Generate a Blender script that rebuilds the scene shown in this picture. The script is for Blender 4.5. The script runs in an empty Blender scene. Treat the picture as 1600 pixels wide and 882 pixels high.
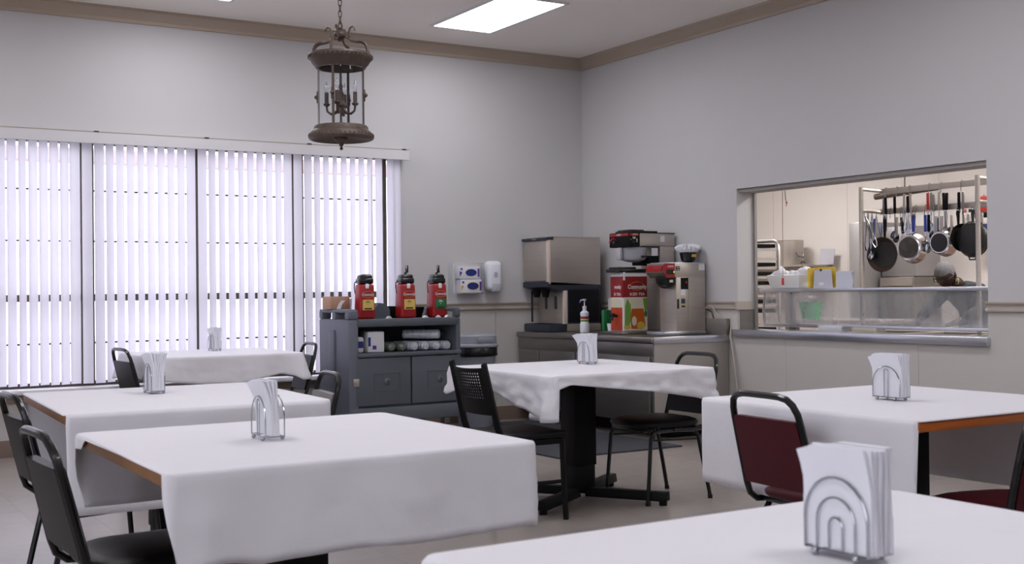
import bpy, bmesh, math, random
from mathutils import Vector, Matrix
random.seed(7)
C = bpy.context.scene.collection
S = bpy.context.scene
PI = math.pi

# ------------------------------------------------------------------ camera
def lin(r, g, b, a=1.0):
    f = lambda v: (v / 255) / 12.92 if v <= 10.3 else (((v / 255) + 0.055) / 1.055) ** 2.4
    return (f(r), f(g), f(b), a)

cam = bpy.data.cameras.new('camera'); camo = bpy.data.objects.new('camera', cam); C.objects.link(camo)
yaw, pitch, roll = 0.54852, 0.00772, -0.01113
Fv = Vector((math.sin(yaw)*math.cos(pitch), math.cos(yaw)*math.cos(pitch), math.sin(pitch)))
Rv = Vector((math.cos(yaw), -math.sin(yaw), 0)); Uv = Rv.cross(Fv)
R2 = math.cos(roll)*Rv + math.sin(roll)*Uv; U2 = -math.sin(roll)*Rv + math.cos(roll)*Uv
camo.matrix_world = Matrix(((R2.x, U2.x, -Fv.x, -6.584), (R2.y, U2.y, -Fv.y, -9.442), (R2.z, U2.z, -Fv.z, 1.19), (0, 0, 0, 1)))
cam.sensor_width = 36; cam.lens = 1853.588/1600*36; cam.clip_start = 0.05; cam.clip_end = 200
cam.dof.use_dof = True; cam.dof.focus_distance = 7.0; cam.dof.aperture_fstop = 7.0
S.camera = camo

# ------------------------------------------------------------------ world, exposure
w = bpy.data.worlds.new('world'); S.world = w; w.use_nodes = True
bg = w.node_tree.nodes['Background']
bg.inputs[0].default_value = (0.88, 0.89, 1.0, 1); bg.inputs[1].default_value = 3.1
S.view_settings.view_transform = 'Standard'; S.view_settings.look = 'None'
S.view_settings.exposure = 0.27; S.view_settings.gamma = 1.0; S.view_settings.use_curve_mapping = False
PANEL = 10.6      # radiance of the ceiling troffer diffusers
KPANEL = 22.0     # kitchen ones

# ------------------------------------------------------------------ materials
MT = {}
def mat(name, col, rough=0.6, metal=0.0, bump=0.0, bscale=40, vary=0.0, vscale=3.0, aniso=None, trans=0.0, coat=0.0, emit=None, spec=None):
    if name in MT: return MT[name]
    m = bpy.data.materials.new(name); m.use_nodes = True; MT[name] = m
    nt = m.node_tree; b = nt.nodes['Principled BSDF']
    b.inputs['Base Color'].default_value = col; b.inputs['Roughness'].default_value = rough
    b.inputs['Metallic'].default_value = metal
    if spec is not None: b.inputs['Specular IOR Level'].default_value = spec
    if coat: b.inputs['Coat Weight'].default_value = coat
    if emit: b.inputs['Emission Color'].default_value = emit[0]; b.inputs['Emission Strength'].default_value = emit[1]
    tc = nt.nodes.new('ShaderNodeTexCoord')
    if vary:
        mp = nt.nodes.new('ShaderNodeMapping'); nt.links.new(tc.outputs['Object'], mp.inputs[0])
        if aniso: mp.inputs['Scale'].default_value = aniso
        n = nt.nodes.new('ShaderNodeTexNoise'); n.inputs['Scale'].default_value = vscale; n.inputs['Detail'].default_value = 5
        nt.links.new(mp.outputs[0], n.inputs['Vector'])
        mx = nt.nodes.new('ShaderNodeMix'); mx.data_type = 'RGBA'
        k = [max(0, c*(1-vary)) for c in col[:3]] + [1]; l = [min(1, c*(1+vary)) for c in col[:3]] + [1]
        mx.inputs['A'].default_value = k; mx.inputs['B'].default_value = l
        nt.links.new(n.outputs['Fac'], mx.inputs['Factor']); nt.links.new(mx.outputs['Result'], b.inputs['Base Color'])
    if bump:
        n2 = nt.nodes.new('ShaderNodeTexNoise'); n2.inputs['Scale'].default_value = bscale; n2.inputs['Detail'].default_value = 4
        nt.links.new(tc.outputs['Object'], n2.inputs['Vector'])
        bp = nt.nodes.new('ShaderNodeBump'); bp.inputs['Strength'].default_value = bump; bp.inputs['Distance'].default_value = 0.01
        nt.links.new(n2.outputs['Fac'], bp.inputs['Height']); nt.links.new(bp.outputs[0], b.inputs['Normal'])
    return m

def add_translucent(m, fac, col):
    nt = m.node_tree; b = nt.nodes['Principled BSDF']; out = nt.nodes['Material Output']
    t = nt.nodes.new('ShaderNodeBsdfTranslucent'); t.inputs[0].default_value = col
    mx = nt.nodes.new('ShaderNodeMixShader'); mx.inputs[0].default_value = fac
    nt.links.new(b.outputs[0], mx.inputs[1]); nt.links.new(t.outputs[0], mx.inputs[2]); nt.links.new(mx.outputs[0], out.inputs[0])

def glass(name, col=(1, 1, 1, 1), fac=0.92, rough=0.0):
    if name in MT: return MT[name]
    m = bpy.data.materials.new(name); m.use_nodes = True; MT[name] = m
    nt = m.node_tree; nt.nodes.remove(nt.nodes['Principled BSDF']); out = nt.nodes['Material Output']
    t = nt.nodes.new('ShaderNodeBsdfTransparent'); t.inputs[0].default_value = col
    g = nt.nodes.new('ShaderNodeBsdfGlossy'); g.inputs['Roughness'].default_value = rough
    lw = nt.nodes.new('ShaderNodeLayerWeight'); lw.inputs[0].default_value = .5
    pw = nt.nodes.new('ShaderNodeMath'); pw.operation = 'POWER'; pw.inputs[1].default_value = 4.0
    nt.links.new(lw.outputs['Facing'], pw.inputs[0])
    mu = nt.nodes.new('ShaderNodeMath'); mu.operation = 'MULTIPLY_ADD'; mu.inputs[1].default_value = .55; mu.inputs[2].default_value = .03+(1-fac)
    nt.links.new(pw.outputs[0], mu.inputs[0])
    mx = nt.nodes.new('ShaderNodeMixShader'); nt.links.new(mu.outputs[0], mx.inputs[0])
    nt.links.new(t.outputs[0], mx.inputs[1]); nt.links.new(g.outputs[0], mx.inputs[2]); nt.links.new(mx.outputs[0], out.inputs[0])
    return m

WALL = mat('wall_paint', lin(195, 193, 194), 0.55, bump=0.03, bscale=60, vary=0.02, vscale=1.5)
FRP = mat('wall_board', lin(196, 191, 187), 0.45, bump=0.05, bscale=90, vary=0.03, vscale=2)
CEIL = mat('ceiling_paint', lin(244, 237, 230), 0.8, vary=0.03, vscale=1)
TRIM = mat('trim_taupe', lin(178, 162, 146), 0.5, vary=0.05)
RAIL = mat('rail_paint', lin(178, 168, 158), 0.35, vary=0.06, vscale=6)
BASE = mat('baseboard_brown', lin(118, 100, 90), 0.5, vary=0.06)
SILLM = mat('sill_white', lin(228, 226, 232), 0.3)
APRON = mat('apron_brown', lin(140, 126, 112), 0.45)
BRONZE = mat('bronze_frame', lin(74, 64, 58), 0.45)
BLACK = mat('black_metal', lin(9, 9, 11), 0.3, spec=.4, metal=0.0, coat=0.3)
BLACKM = mat('black_matte', lin(11, 11, 12), 0.6, spec=.2)
VINYLB = mat('black_vinyl', lin(14, 15, 18), 0.40, bump=0.15, bscale=180, spec=.25)
VINYLR = mat('burgundy_vinyl', lin(72, 18, 28), 0.5, spec=.25, bump=0.15, bscale=180)
VINYLT = mat('taupe_vinyl', lin(112, 106, 102), 0.42, bump=0.15, bscale=180)
WOOD = mat('orange_wood_edge', lin(172, 92, 38), 0.4, vary=0.25, vscale=9, aniso=(1, 1, 12))
WOODD = mat('brown_wood_edge', lin(138, 98, 66), 0.45, vary=0.2, vscale=9)
CLOTH = mat('white_cloth', lin(234, 232, 238), 0.85, bump=0.3, bscale=11, vary=0.015, vscale=5, spec=0.2)
add_translucent(CLOTH, 0.12, lin(232, 228, 228))
NAPKIN = mat('napkin_paper', lin(240, 240, 246), 0.8, bump=0.08, bscale=60, spec=0.2)
add_translucent(NAPKIN, 0.2, lin(240, 240, 246))
CHROME = mat('chrome_wire', lin(168, 170, 176), 0.16, metal=1)
STEEL = mat('brushed_steel', lin(186, 178, 170), 0.42, metal=.7, vary=0.1, vscale=4, aniso=(1, 1, 14))
STEELD = mat('dull_steel', lin(150, 146, 142), 0.4, metal=1, vary=0.12, vscale=3, aniso=(1, 1, 10))
STEELL = mat('bright_steel', lin(206, 208, 216), 0.28, metal=1, vary=0.06, vscale=5)
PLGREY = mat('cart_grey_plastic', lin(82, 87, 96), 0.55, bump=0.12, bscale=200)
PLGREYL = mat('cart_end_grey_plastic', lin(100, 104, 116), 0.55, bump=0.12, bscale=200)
BINGREY = mat('bin_grey_plastic', lin(142, 146, 156), 0.5)
BAG = mat('black_bag', lin(20, 20, 22), 0.3, bump=0.6, bscale=25)
RED = mat('red_enamel', lin(158, 24, 28), 0.35)
DKRED = mat('dark_red', lin(140, 20, 24), 0.4)
YEL = mat('yellow_label', lin(222, 190, 100), 0.5)
GRN = mat('green_label', lin(28, 110, 62), 0.5)
WHITE = mat('white_plastic', lin(226, 228, 236), 0.35)
PAPER = mat('paper_white', lin(222, 222, 226), 0.7)
CARD = mat('brown_cardboard', lin(178, 140, 118), 0.8, bump=0.05)
NAVY = mat('navy_print', lin(30, 46, 120), 0.5)
PURP = mat('purple_print', lin(92, 58, 150), 0.5)
GOLD = mat('gold_print', lin(206, 168, 70), 0.5)
INK = mat('ink_black', lin(28, 26, 26), 0.6)
ICEBLK = mat('icebox_black', lin(44, 50, 60), 0.45)
MATRUG = mat('rubber_mat', lin(52, 54, 62), 0.85, bump=0.6, bscale=260, vary=0.15, vscale=60)
LBRONZE = mat('aged_bronze', lin(84, 70, 62), 0.5, metal=0.25, vary=0.35, vscale=30, bump=0.3, bscale=80)
GLASS = glass('lantern_glass', (0.96, 0.97, 0.99, 1), 0.98)
PANE = glass('window_glass', (0.97, 0.97, 0.97, 1), 0.97)
GUARD = glass('guard_glass', (0.86, 0.86, 0.85, 1), 0.86, 0.12)
def haze(m, fac, col):      # grey reflective look put into the pane as diffuse colour, uneven like scratches
    nt = m.node_tree; out = nt.nodes['Material Output']; src = out.inputs[0].links[0].from_socket
    d = nt.nodes.new('ShaderNodeBsdfDiffuse'); d.inputs[0].default_value = col
    tc = nt.nodes.new('ShaderNodeTexCoord'); mp = nt.nodes.new('ShaderNodeMapping'); mp.inputs['Scale'].default_value = (1, 3, 1.2)
    n = nt.nodes.new('ShaderNodeTexNoise'); n.inputs['Scale'].default_value = 3; n.inputs['Detail'].default_value = 6
    nt.links.new(tc.outputs['Object'], mp.inputs[0]); nt.links.new(mp.outputs[0], n.inputs['Vector'])
    mr = nt.nodes.new('ShaderNodeMapRange'); mr.inputs['To Min'].default_value = fac*.7; mr.inputs['To Max'].default_value = fac*1.35
    nt.links.new(n.outputs['Fac'], mr.inputs['Value'])
    mx = nt.nodes.new('ShaderNodeMixShader'); nt.links.new(mr.outputs[0], mx.inputs[0])
    nt.links.new(src, mx.inputs[1]); nt.links.new(d.outputs[0], mx.inputs[2]); nt.links.new(mx.outputs[0], out.inputs[0])
haze(GUARD, 0.30, lin(212, 212, 214))
CLEARP = glass('clear_plastic', (0.97, 0.98, 1.0, 1), 0.95, 0.1)
FUNNEL = mat('grey_funnel', lin(176, 176, 184), 0.4)
BLIND = mat('blind_vane', lin(232, 230, 240), 0.75, spec=0.15, bump=0.05, bscale=120)
add_translucent(BLIND, 0.45, lin(232, 228, 240))
VALANCE = mat('valance_white', lin(206, 203, 206), 0.5)
BRASSM = mat('valance_brass_strip', lin(170, 160, 146), 0.4)
OUTGR = mat('outside_concrete', lin(190, 188, 186), 0.9)
BRICK = mat('outside_brick', lin(226, 198, 196), 0.9, vary=0.2, vscale=8)
HANDB = mat('blue_handle', lin(34, 66, 170), 0.4)
HANDR = mat('red_handle', lin(200, 50, 44), 0.4)
PANBLK = mat('seasoned_iron', lin(30, 28, 28), 0.45, bump=0.2, bscale=40)
PANBRN = mat('worn_pan_rim', lin(84, 68, 60), 0.45, metal=0.5, vary=0.3, vscale=20)
PANSTL = mat('pan_steel', lin(210, 208, 206), 0.2, metal=1, vary=0.1, vscale=20)
FRIDGE = mat('fridge_grey', lin(168, 166, 166), 0.4, metal=0.5)
KWALL = mat('kitchen_wall', lin(226, 221, 217), 0.5, vary=0.02)
DIFF = mat('troffer_diffuser', (1, 1, 1, 1), 0.5, emit=((0.94, 0.94, 0.99, 1), PANEL))
KDIFF = mat('kitchen_diffuser', (1, 1, 1, 1), 0.5, emit=((1.0, 0.96, 0.94, 1), KPANEL))
SKIN = mat('dark_skin', lin(56, 36, 31), 0.45, vary=0.1, vscale=20)
HAIR = mat('short_grey_hair', lin(108, 107, 110), 0.8, bump=0.9, bscale=160, vary=0.3, vscale=40)
SHIRT = mat('black_shirt', lin(38, 40, 46), 0.8, bump=0.1, bscale=60)
TROUS = mat('dark_trousers', lin(40, 42, 52), 0.8)

def floor_material():
    m = mat('vinyl_floor', lin(172, 164, 158), 0.16)
    nt = m.node_tree; b = nt.nodes['Principled BSDF']; tc = nt.nodes.new('ShaderNodeTexCoord')
    br = nt.nodes.new('ShaderNodeTexBrick'); br.offset = 0; br.squash = 1
    br.inputs['Scale'].default_value = 1; br.inputs['Brick Width'].default_value = .305; br.inputs['Row Height'].default_value = .305
    br.inputs['Mortar Size'].default_value = .0012; br.inputs['Color1'].default_value = lin(152, 144, 138); br.inputs['Color2'].default_value = lin(147, 139, 134)
    br.inputs['Mortar'].default_value = lin(128, 120, 115)
    nt.links.new(tc.outputs['Object'], br.inputs['Vector'])
    n = nt.nodes.new('ShaderNodeTexNoise'); n.inputs['Scale'].default_value = 14; n.inputs['Detail'].default_value = 8
    nt.links.new(tc.outputs['Object'], n.inputs['Vector'])
    mx = nt.nodes.new('ShaderNodeMix'); mx.data_type = 'RGBA'; mx.blend_type = 'OVERLAY'; mx.inputs['Factor'].default_value = .04
    nt.links.new(br.outputs['Color'], mx.inputs['A']); nt.links.new(n.outputs['Fac'], mx.inputs['B']); nt.links.new(mx.outputs['Result'], b.inputs['Base Color'])
    mr = nt.nodes.new('ShaderNodeMapRange'); mr.inputs['To Min'].default_value = .22; mr.inputs['To Max'].default_value = .28
    nt.links.new(n.outputs['Fac'], mr.inputs['Value']); nt.links.new(mr.outputs[0], b.inputs['Roughness'])
    return m
FLOOR = floor_material()

# ------------------------------------------------------------------ mesh helpers
def NB(): return bmesh.new()
I4 = Matrix.Identity(4)
def T(x, y, z): return Matrix.Translation((x, y, z))
def RZ(a): return Matrix.Rotation(a, 4, 'Z')
def RX(a): return Matrix.Rotation(a, 4, 'X')
def RY(a): return Matrix.Rotation(a, 4, 'Y')

def box(bm, x0, x1, y0, y1, z0, z1, bev=0, M=I4, seg=2, taper=None):
    vs = []
    for z in (z0, z1):
        for y in (y0, y1):
            for x in (x0, x1): vs.append(bm.verts.new((x, y, z)))
    if taper:       # scale the bottom about its centre
        cx, cy = (x0+x1)/2, (y0+y1)/2
        for v in vs[:4]: v.co.x = cx+(v.co.x-cx)*taper[0]; v.co.y = cy+(v.co.y-cy)*taper[1]
    f = [(0, 2, 3, 1), (4, 5, 7, 6), (0, 1, 5, 4), (2, 6, 7, 3), (0, 4, 6, 2), (1, 3, 7, 5)]
    fs = [bm.faces.new([vs[i] for i in q]) for q in f]
    geo = vs
    if bev:
        es = list({e for q in fs for e in q.edges})
        r = bmesh.ops.bevel(bm, geom=es, offset=bev, segments=seg, affect='EDGES', profile=.5)
        geo = list({v for v in r['verts']} | {v for v in vs if v.is_valid})
    if M != I4:
        for v in geo: v.co = M @ v.co
    return bm

def prism(bm, poly, t, M=I4):
    """polygon in x,z; thickness along +y"""
    a = [bm.verts.new(M @ Vector((p[0], 0, p[1]))) for p in poly]
    b = [bm.verts.new(M @ Vector((p[0], t, p[1]))) for p in poly]
    bm.faces.new(a); bm.faces.new(b[::-1]); n = len(poly)
    for i in range(n):
        j = (i+1) % n; bm.faces.new((a[j], a[i], b[i], b[j]))
    return bm

def tube(bm, pts, r, n=8, closed=False, M=I4, flat=None):
    pts = [Vector(p) for p in pts]; N = len(pts); rings = []
    rs = r if isinstance(r, (list, tuple)) else [r]*N
    up = None
    for i, p in enumerate(pts):
        if closed: t = (pts[(i+1) % N]-pts[i-1]).normalized()
        else: t = (pts[min(i+1, N-1)]-pts[max(i-1, 0)]).normalized()
        if up is None:
            up = Vector((0, 0, 1)) if abs(t.z) < .9 else Vector((1, 0, 0))
        s = t.cross(up)
        if s.length < 1e-6: s = t.cross(Vector((0, 1, 0)))
        s.normalize(); up = s.cross(t).normalized()
        ring = []
        for k in range(n):
            a = 2*PI*k/n; o = s*math.cos(a)*rs[i]*(flat or 1)+up*math.sin(a)*rs[i]
            ring.append(bm.verts.new(M @ (p+o)))
        rings.append(ring)
    for i in range(N if closed else N-1):
        a, b = rings[i], rings[(i+1) % N]
        for k in range(n):
            l = (k+1) % n; bm.faces.new((a[k], a[l], b[l], b[k]))
    if not closed: bm.faces.new(rings[0][::-1]); bm.faces.new(rings[-1])
    return bm

def lathe(bm, prof, n=24, M=I4, sx=1, sy=1):
    rings = []
    for r, z in prof:
        if r < 1e-5: rings.append([bm.verts.new(M @ Vector((0, 0, z)))])
        else: rings.append([bm.verts.new(M @ Vector((r*sx*math.cos(2*PI*k/n), r*sy*math.sin(2*PI*k/n), z))) for k in range(n)])
    for a, b in zip(rings, rings[1:]):
        for k in range(n):
            l = (k+1) % n
            if len(a) == 1 and len(b) == 1: continue
            if len(a) == 1: bm.faces.new((a[0], b[l], b[k]))
            elif len(b) == 1: bm.faces.new((a[k], a[l], b[0]))
            else: bm.faces.new((a[k], a[l], b[l], b[k]))
    return bm

def cyl(bm, r, z0, z1, n=20, M=I4, bev=0, r1=None):
    r1 = r if r1 is None else r1
    if bev: pr = [(0, z0), (r-bev, z0), (r, z0+bev), (r1, z1-bev), (r1-bev, z1), (0, z1)]
    else: pr = [(0, z0), (r, z0), (r1, z1), (0, z1)]
    return lathe(bm, pr, n, M)

def arc(cx, cy, r, a0, a1, n):
    return [(cx+r*math.cos(a0+(a1-a0)*i/n), cy+r*math.sin(a0+(a1-a0)*i/n)) for i in range(n+1)]

def obj(name, bm, m, parent=None, loc=(0, 0, 0), rz=0.0, flat=False, ang=0.6):
    me = bpy.data.meshes.new(name)
    bmesh.ops.recalc_face_normals(bm, faces=bm.faces)
    if not flat:
        for f in bm.faces: f.smooth = True
        for e in bm.edges:
            if len(e.link_faces) == 2 and e.calc_face_angle(0) > ang: e.smooth = False
    bm.to_mesh(me); bm.free(); me.materials.append(m)
    o = bpy.data.objects.new(name, me); C.objects.link(o); o.parent = parent
    o.location = loc; o.rotation_euler = (0, 0, rz)
    return o

def tag(o, label=None, cat=None, group=None, kind=None):
    if label: o['label'] = label
    if cat: o['category'] = cat
    if group: o['group'] = group
    if kind: o['kind'] = kind
    return o

def thing(name, label, cat, loc=(0, 0, 0), rz=0.0, group=None):
    o = bpy.data.objects.new(name, None); o.empty_display_size = .1; C.objects.link(o)
    o.location = loc; o.rotation_euler = (0, 0, rz)
    return tag(o, label, cat, group)

def struct(name, bm, m, parent=None, **k):
    o = obj(name, bm, m, parent, **k)
    if parent is None: o['kind'] = 'structure'
    return o

def clone(o, parent=None, loc=None, rz=None, label=None, group=None):
    c = o.copy(); C.objects.link(c); c.parent = parent
    if loc is not None: c.location = loc
    if rz is not None: c.rotation_euler = (0, 0, rz)
    if label: c['label'] = label
    if group: c['group'] = group
    for ch in list(o.children): clone(ch, c)
    return c

def share(o, n, parent, places):
    """further pieces that share the mesh of o"""
    for loc, rz in places:
        c = o.copy(); C.objects.link(c); c.location = loc; c.rotation_euler = (0, 0, rz)

def text(body, size, m, parent, M, ext=.0006, name='lettering', sx=1.0):
    cu = bpy.data.curves.new('text_src', 'FONT'); cu.body = body; cu.size = size; cu.extrude = ext
    cu.align_x = 'CENTER'; cu.align_y = 'CENTER'; cu.resolution_u = 2; cu.offset = size*.012
    t = bpy.data.objects.new('text_src', cu); C.objects.link(t)
    dg = bpy.context.evaluated_depsgraph_get(); me = bpy.data.meshes.new_from_object(t.evaluated_get(dg))
    bpy.data.objects.remove(t)
    me.transform(M @ Matrix.Diagonal((sx, 1, 1, 1))); me.materials.clear(); me.materials.append(m); me.name = name
    o = bpy.data.objects.new(name, me); C.objects.link(o); o.parent = parent
    return o
# text frames: reads towards -y (wall side, x to the right) / towards -x (y to the left)
def FY(x, y, z): return T(x, y, z) @ RX(PI/2)
def FX(x, y, z): return T(x, y, z) @ RZ(-PI/2) @ RX(PI/2)

# ================================================================== STRUCTURE
ZC = 3.42; XL = -9.2; YF = -12.5
struct('floor', box(NB(), XL, .2, YF, .2, -.1, 0), FLOOR)
struct('ceiling', box(NB(), XL, .2, YF, .2, ZC, ZC+.1), CEIL)
WX0, WX1, WZ0, WZ1 = -7.3, -1.995, .50, 2.40
bm = NB()
box(bm, XL, WX0, 0, .2, 0, ZC); box(bm, WX1, .2, 0, .2, 0, ZC)
box(bm, WX0, WX1, 0, .2, 0, WZ0); box(bm, WX0, WX1, 0, .2, WZ1, ZC)
wall_back = struct('wall_back', bm, WALL, flat=True)
OY0, OY1, OZ0, OZ1 = -4.532, -2.18, .80, 2.0
bm = NB()
box(bm, 0, .2, OY1, 0, 0, ZC); box(bm, 0, .2, YF, OY0, 0, ZC)
box(bm, 0, .2, OY0, OY1, 0, OZ0); box(bm, 0, .2, OY0, OY1, OZ1, ZC)
wall_right = struct('wall_right', bm, WALL, flat=True)
bm = NB(); LW0, LW1 = -10.5, -4.5  # opening in the left wall for the added side-light window
box(bm, XL-.2, XL, YF, LW0, 0, ZC); box(bm, XL-.2, XL, LW1, .2, 0, ZC); box(bm, XL-.2, XL, LW0, LW1, 0, .5); box(bm, XL-.2, XL, LW0, LW1, 2.4, ZC)
struct('wall_left', bm, WALL, flat=True)
struct('wall_front', box(NB(), XL, .2, YF-.2, YF, 0, ZC), WALL, flat=True)

# board panels below the chair rail, thin joints between them
sy = [-.27, -1.49, -2.72, -3.98, -5.2, -6.42, -7.64, -8.86]
prev = -.004
for y in sy:
    a, b = y+.0015, prev-.0015; bm = NB()
    if b <= OY0 or a >= OY1: box(bm, -.006, -.0005, a, b, .11, 1.03)
    else:
        box(bm, -.006, -.0005, a, b, .11, .795)
        if b > OY1: box(bm, -.006, -.0005, OY1, b, .795, 1.03)
        if a < OY0: box(bm, -.006, -.0005, a, OY0, .795, 1.03)
    obj('wall_panel', bm, FRP, wall_right, flat=True); prev = y
prev = -.004
for x in (-1.0, -1.93): obj('wall_panel', box(NB(), x+.0015, prev-.0015, -.006, -.0005, .11, 1.03), FRP, wall_back, flat=True); prev = x
prev = -1.93
for x in (-3.15, -4.37, -5.59, -6.81): obj('wall_panel', box(NB(), x+.0015, prev-.0015, -.006, -.0005, .11, .40), FRP, wall_back, flat=True); prev = x

crown = [(0, 3.318), (.018, 3.318), (.022, 3.345), (.035, 3.352), (.075, 3.392), (.088, 3.397), (.092, ZC), (0, ZC)]
rail = [(0, 1.018), (.018, 1.018), (.03, 1.028), (.03, 1.04), (.014, 1.048), (.014, 1.062), (.024, 1.068), (.032, 1.078), (.032, 1.087), (0, 1.087)]
base = [(0, 0), (.016, 0), (.016, .09), (.01, .118), (.008, .126), (0, .126)]
def run_back(name, prof, x0, x1, m): struct(name, prism(NB(), prof, x1-x0, T(x0, 0, 0) @ RZ(-PI/2)), m)
def run_right(name, prof, y0, y1, m): struct(name, prism(NB(), [(-d, z) for d, z in prof], y1-y0, T(0, y0, 0)), m)
run_back('trim_1', crown, XL, 0, TRIM); run_right('trim_2', crown, YF, 0, TRIM)
run_back('trim_3', rail, WX1, 0, RAIL); run_right('trim_4', rail, OY1-.0, 0, RAIL); run_right('trim_5', rail, YF, OY0+.0, RAIL)
run_back('baseboard_back', base, XL, 0, BASE); run_right('baseboard_right', base, YF, 0, BASE)
# rail returns into the left jamb of the hatch
struct('trim_6', prism(NB(), [(x, z) for x, z in [(-.03, 1.02), (.13, 1.02), (.13, 1.087), (-.03, 1.087)]], .026, T(0, OY1-.026, 0)), RAIL)
# metal liner of the hatch
bm = NB(); box(bm, .02, .2, OY0, OY1, OZ1-.03, OZ1-.001, .003); box(bm, .175, .2, OY1-.02, OY1-.001, .86, OZ1-.03)
struct('trim_7', bm, mat('liner_grey', lin(150, 146, 142), .5))
struct('trim_8', box(NB(), .02, .175, OY1-.004, OY1-.001, .86, 1.02), STEELD)

# window: frame, mullions, muntins, panes
wf = struct('window_1', box(box(NB(), WX0, WX1, .05, .11, WZ0, WZ0+.035), WX0, WX1, .05, .11, WZ1-.04, WZ1), BRONZE, flat=True)
mul = [(-2.09, .035), (-2.897, .10), (-3.76, .06), (-4.61, .10), (-5.47, .10), (-6.33, .06), (-7.2, .1)]
for x, ww in mul: obj('mullion', box(NB(), x-ww/2, x+ww/2, .045, .115, WZ0, WZ1, .004), BRONZE, wf)
edges = [WX1] + [m_[0] for m_ in mul] + [WX0]
for a, b in zip(edges, edges[1:]):
    if a-b < .2: 
        obj('pane', box(NB(), b, a, .083, .087, WZ0+.03, WZ1-.04), PANE, wf, flat=True); continue
    for z, h, d in ((2.003, .014, .02), (1.612, .014, .02), (1.176, .055, .05), (.828, .014, .02)):
        obj('glazing_bar', box(NB(), b, a, .085-d/2, .085+d/2, z-h/2, z+h/2), BRONZE, wf, flat=True)
    obj('pane', box(NB(), b, a, .083, .087, WZ0+.03, WZ1-.04), PANE, wf, flat=True)
obj('window_sill', box(NB(), WX0, WX1+.03, -.10, .05, .462, .499, .008), SILLM, wf)
obj('apron_board', box(NB(), WX0, WX1, -.028, 0, .395, .461, .005), APRON, wf)

w2 = struct('added_side_window', box(box(NB(), XL-.12, XL-.06, LW0, LW1, .5, .54), XL-.12, XL-.06, LW0, LW1, 2.36, 2.4), BRONZE, flat=True)  # unseen window, added to bring in light from the left
for k in range(7): obj('mullion', box(NB(), XL-.12, XL-.06, LW0+k-.03, LW0+k+.03, .54, 2.36), BRONZE, w2, flat=True)
obj('pane', box(NB(), XL-.092, XL-.088, LW0, LW1, .54, 2.36), PANE, w2, flat=True)

# vertical blind
vb = thing('vertical_blind', 'long white vertical blind with narrow vanes and valance covering the wide window', 'blind', (0, 0, 0))
bm = NB(); prism(bm, [(.0, 2.44), (.10, 2.44), (.105, 2.435), (.105, 2.352), (.100, 2.348), (.095, 2.352), (.095, 2.43), (0, 2.43)], 5.5, T(-7.42, 0, 0) @ RZ(-PI/2))
obj('valance', bm, VALANCE, vb)
obj('valance_strip', box(NB(), -7.42, -1.92, -.107, -.098, 2.437, 2.443), BRASSM, vb, flat=True)
for x in (-1.97, -2.85, -3.72, -4.57, -5.43): obj('valance_clip', box(NB(), x-.018, x+.018, -.11, -.095, 2.436, 2.446), INK, vb, flat=True)
obj('head_rail', box(NB(), -7.3, -1.97, -.07, -.03, 2.375, 2.405, .004), WHITE, vb)
def vane_mesh():
    bm = NB(); n = 4; W = .0775
    for s in (0, 1):
        pass
    cols = []
    for i in range(n+1):
        u = -W/2+W*i/n; c = .005*(1-(2*i/n-1)**2)
        cols.append([bm.verts.new((u, c, z)) for z in (.525, 1.1, 1.7, 2.375)])
    for a, b in zip(cols, cols[1:]):
        for k in range(3): bm.faces.new((a[k], b[k], b[k+1], a[k+1]))
    return bm
vanes = [(-2.015, 14), (-2.078, 10), (-2.192, 14)]
def fill(a, b):
    n = round((a-b)/.078)
    for i in range(1, n): vanes.append((a-(a-b)*i/n, 27+random.uniform(-2.5, 2.5)+(10 if i == 5 else 0)))
prev = -2.192
for c_, double in ((-2.934, 1), (-3.788, 0), (-4.630, 1), (-5.48, 1), (-6.33, 0), (-7.17, 1)):
    ofs = .090 if double else .046
    fill(prev, c_+ofs); vanes += [(c_+ofs, 10), (c_-ofs, 10)]
    if double: vanes.append((c_, 4))
    prev = c_-ofs
v0 = None
for x, a in vanes:
    if v0 is None: v0 = c = obj('vane', vane_mesh(), BLIND, vb)
    else: c = v0.copy(); C.objects.link(c)
    c.location = (x, -.05, random.uniform(-.003, .003)); c.rotation_euler = (0, 0, math.radians(a))
obj('wand', tube(NB(), [(-2.29, -.115, 2.36), (-2.29, -.118, 1.3)], .005, 6), WHITE, vb)

# outdoors beyond the window
struct('ground', box(NB(), -40, 14, -32, 32, -.3, -.15), OUTGR)
struct('trim_9', box(NB(), -12, 3, 2.6, 2.8, 2.50, 2.63), BRICK)          # pale brick porch beam
for x in (-11.5, 2.5): struct('trim_10', box(NB(), x-.12, x+.12, 2.6, 2.8, -.15, 2.5), BRICK)     # its posts

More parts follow.
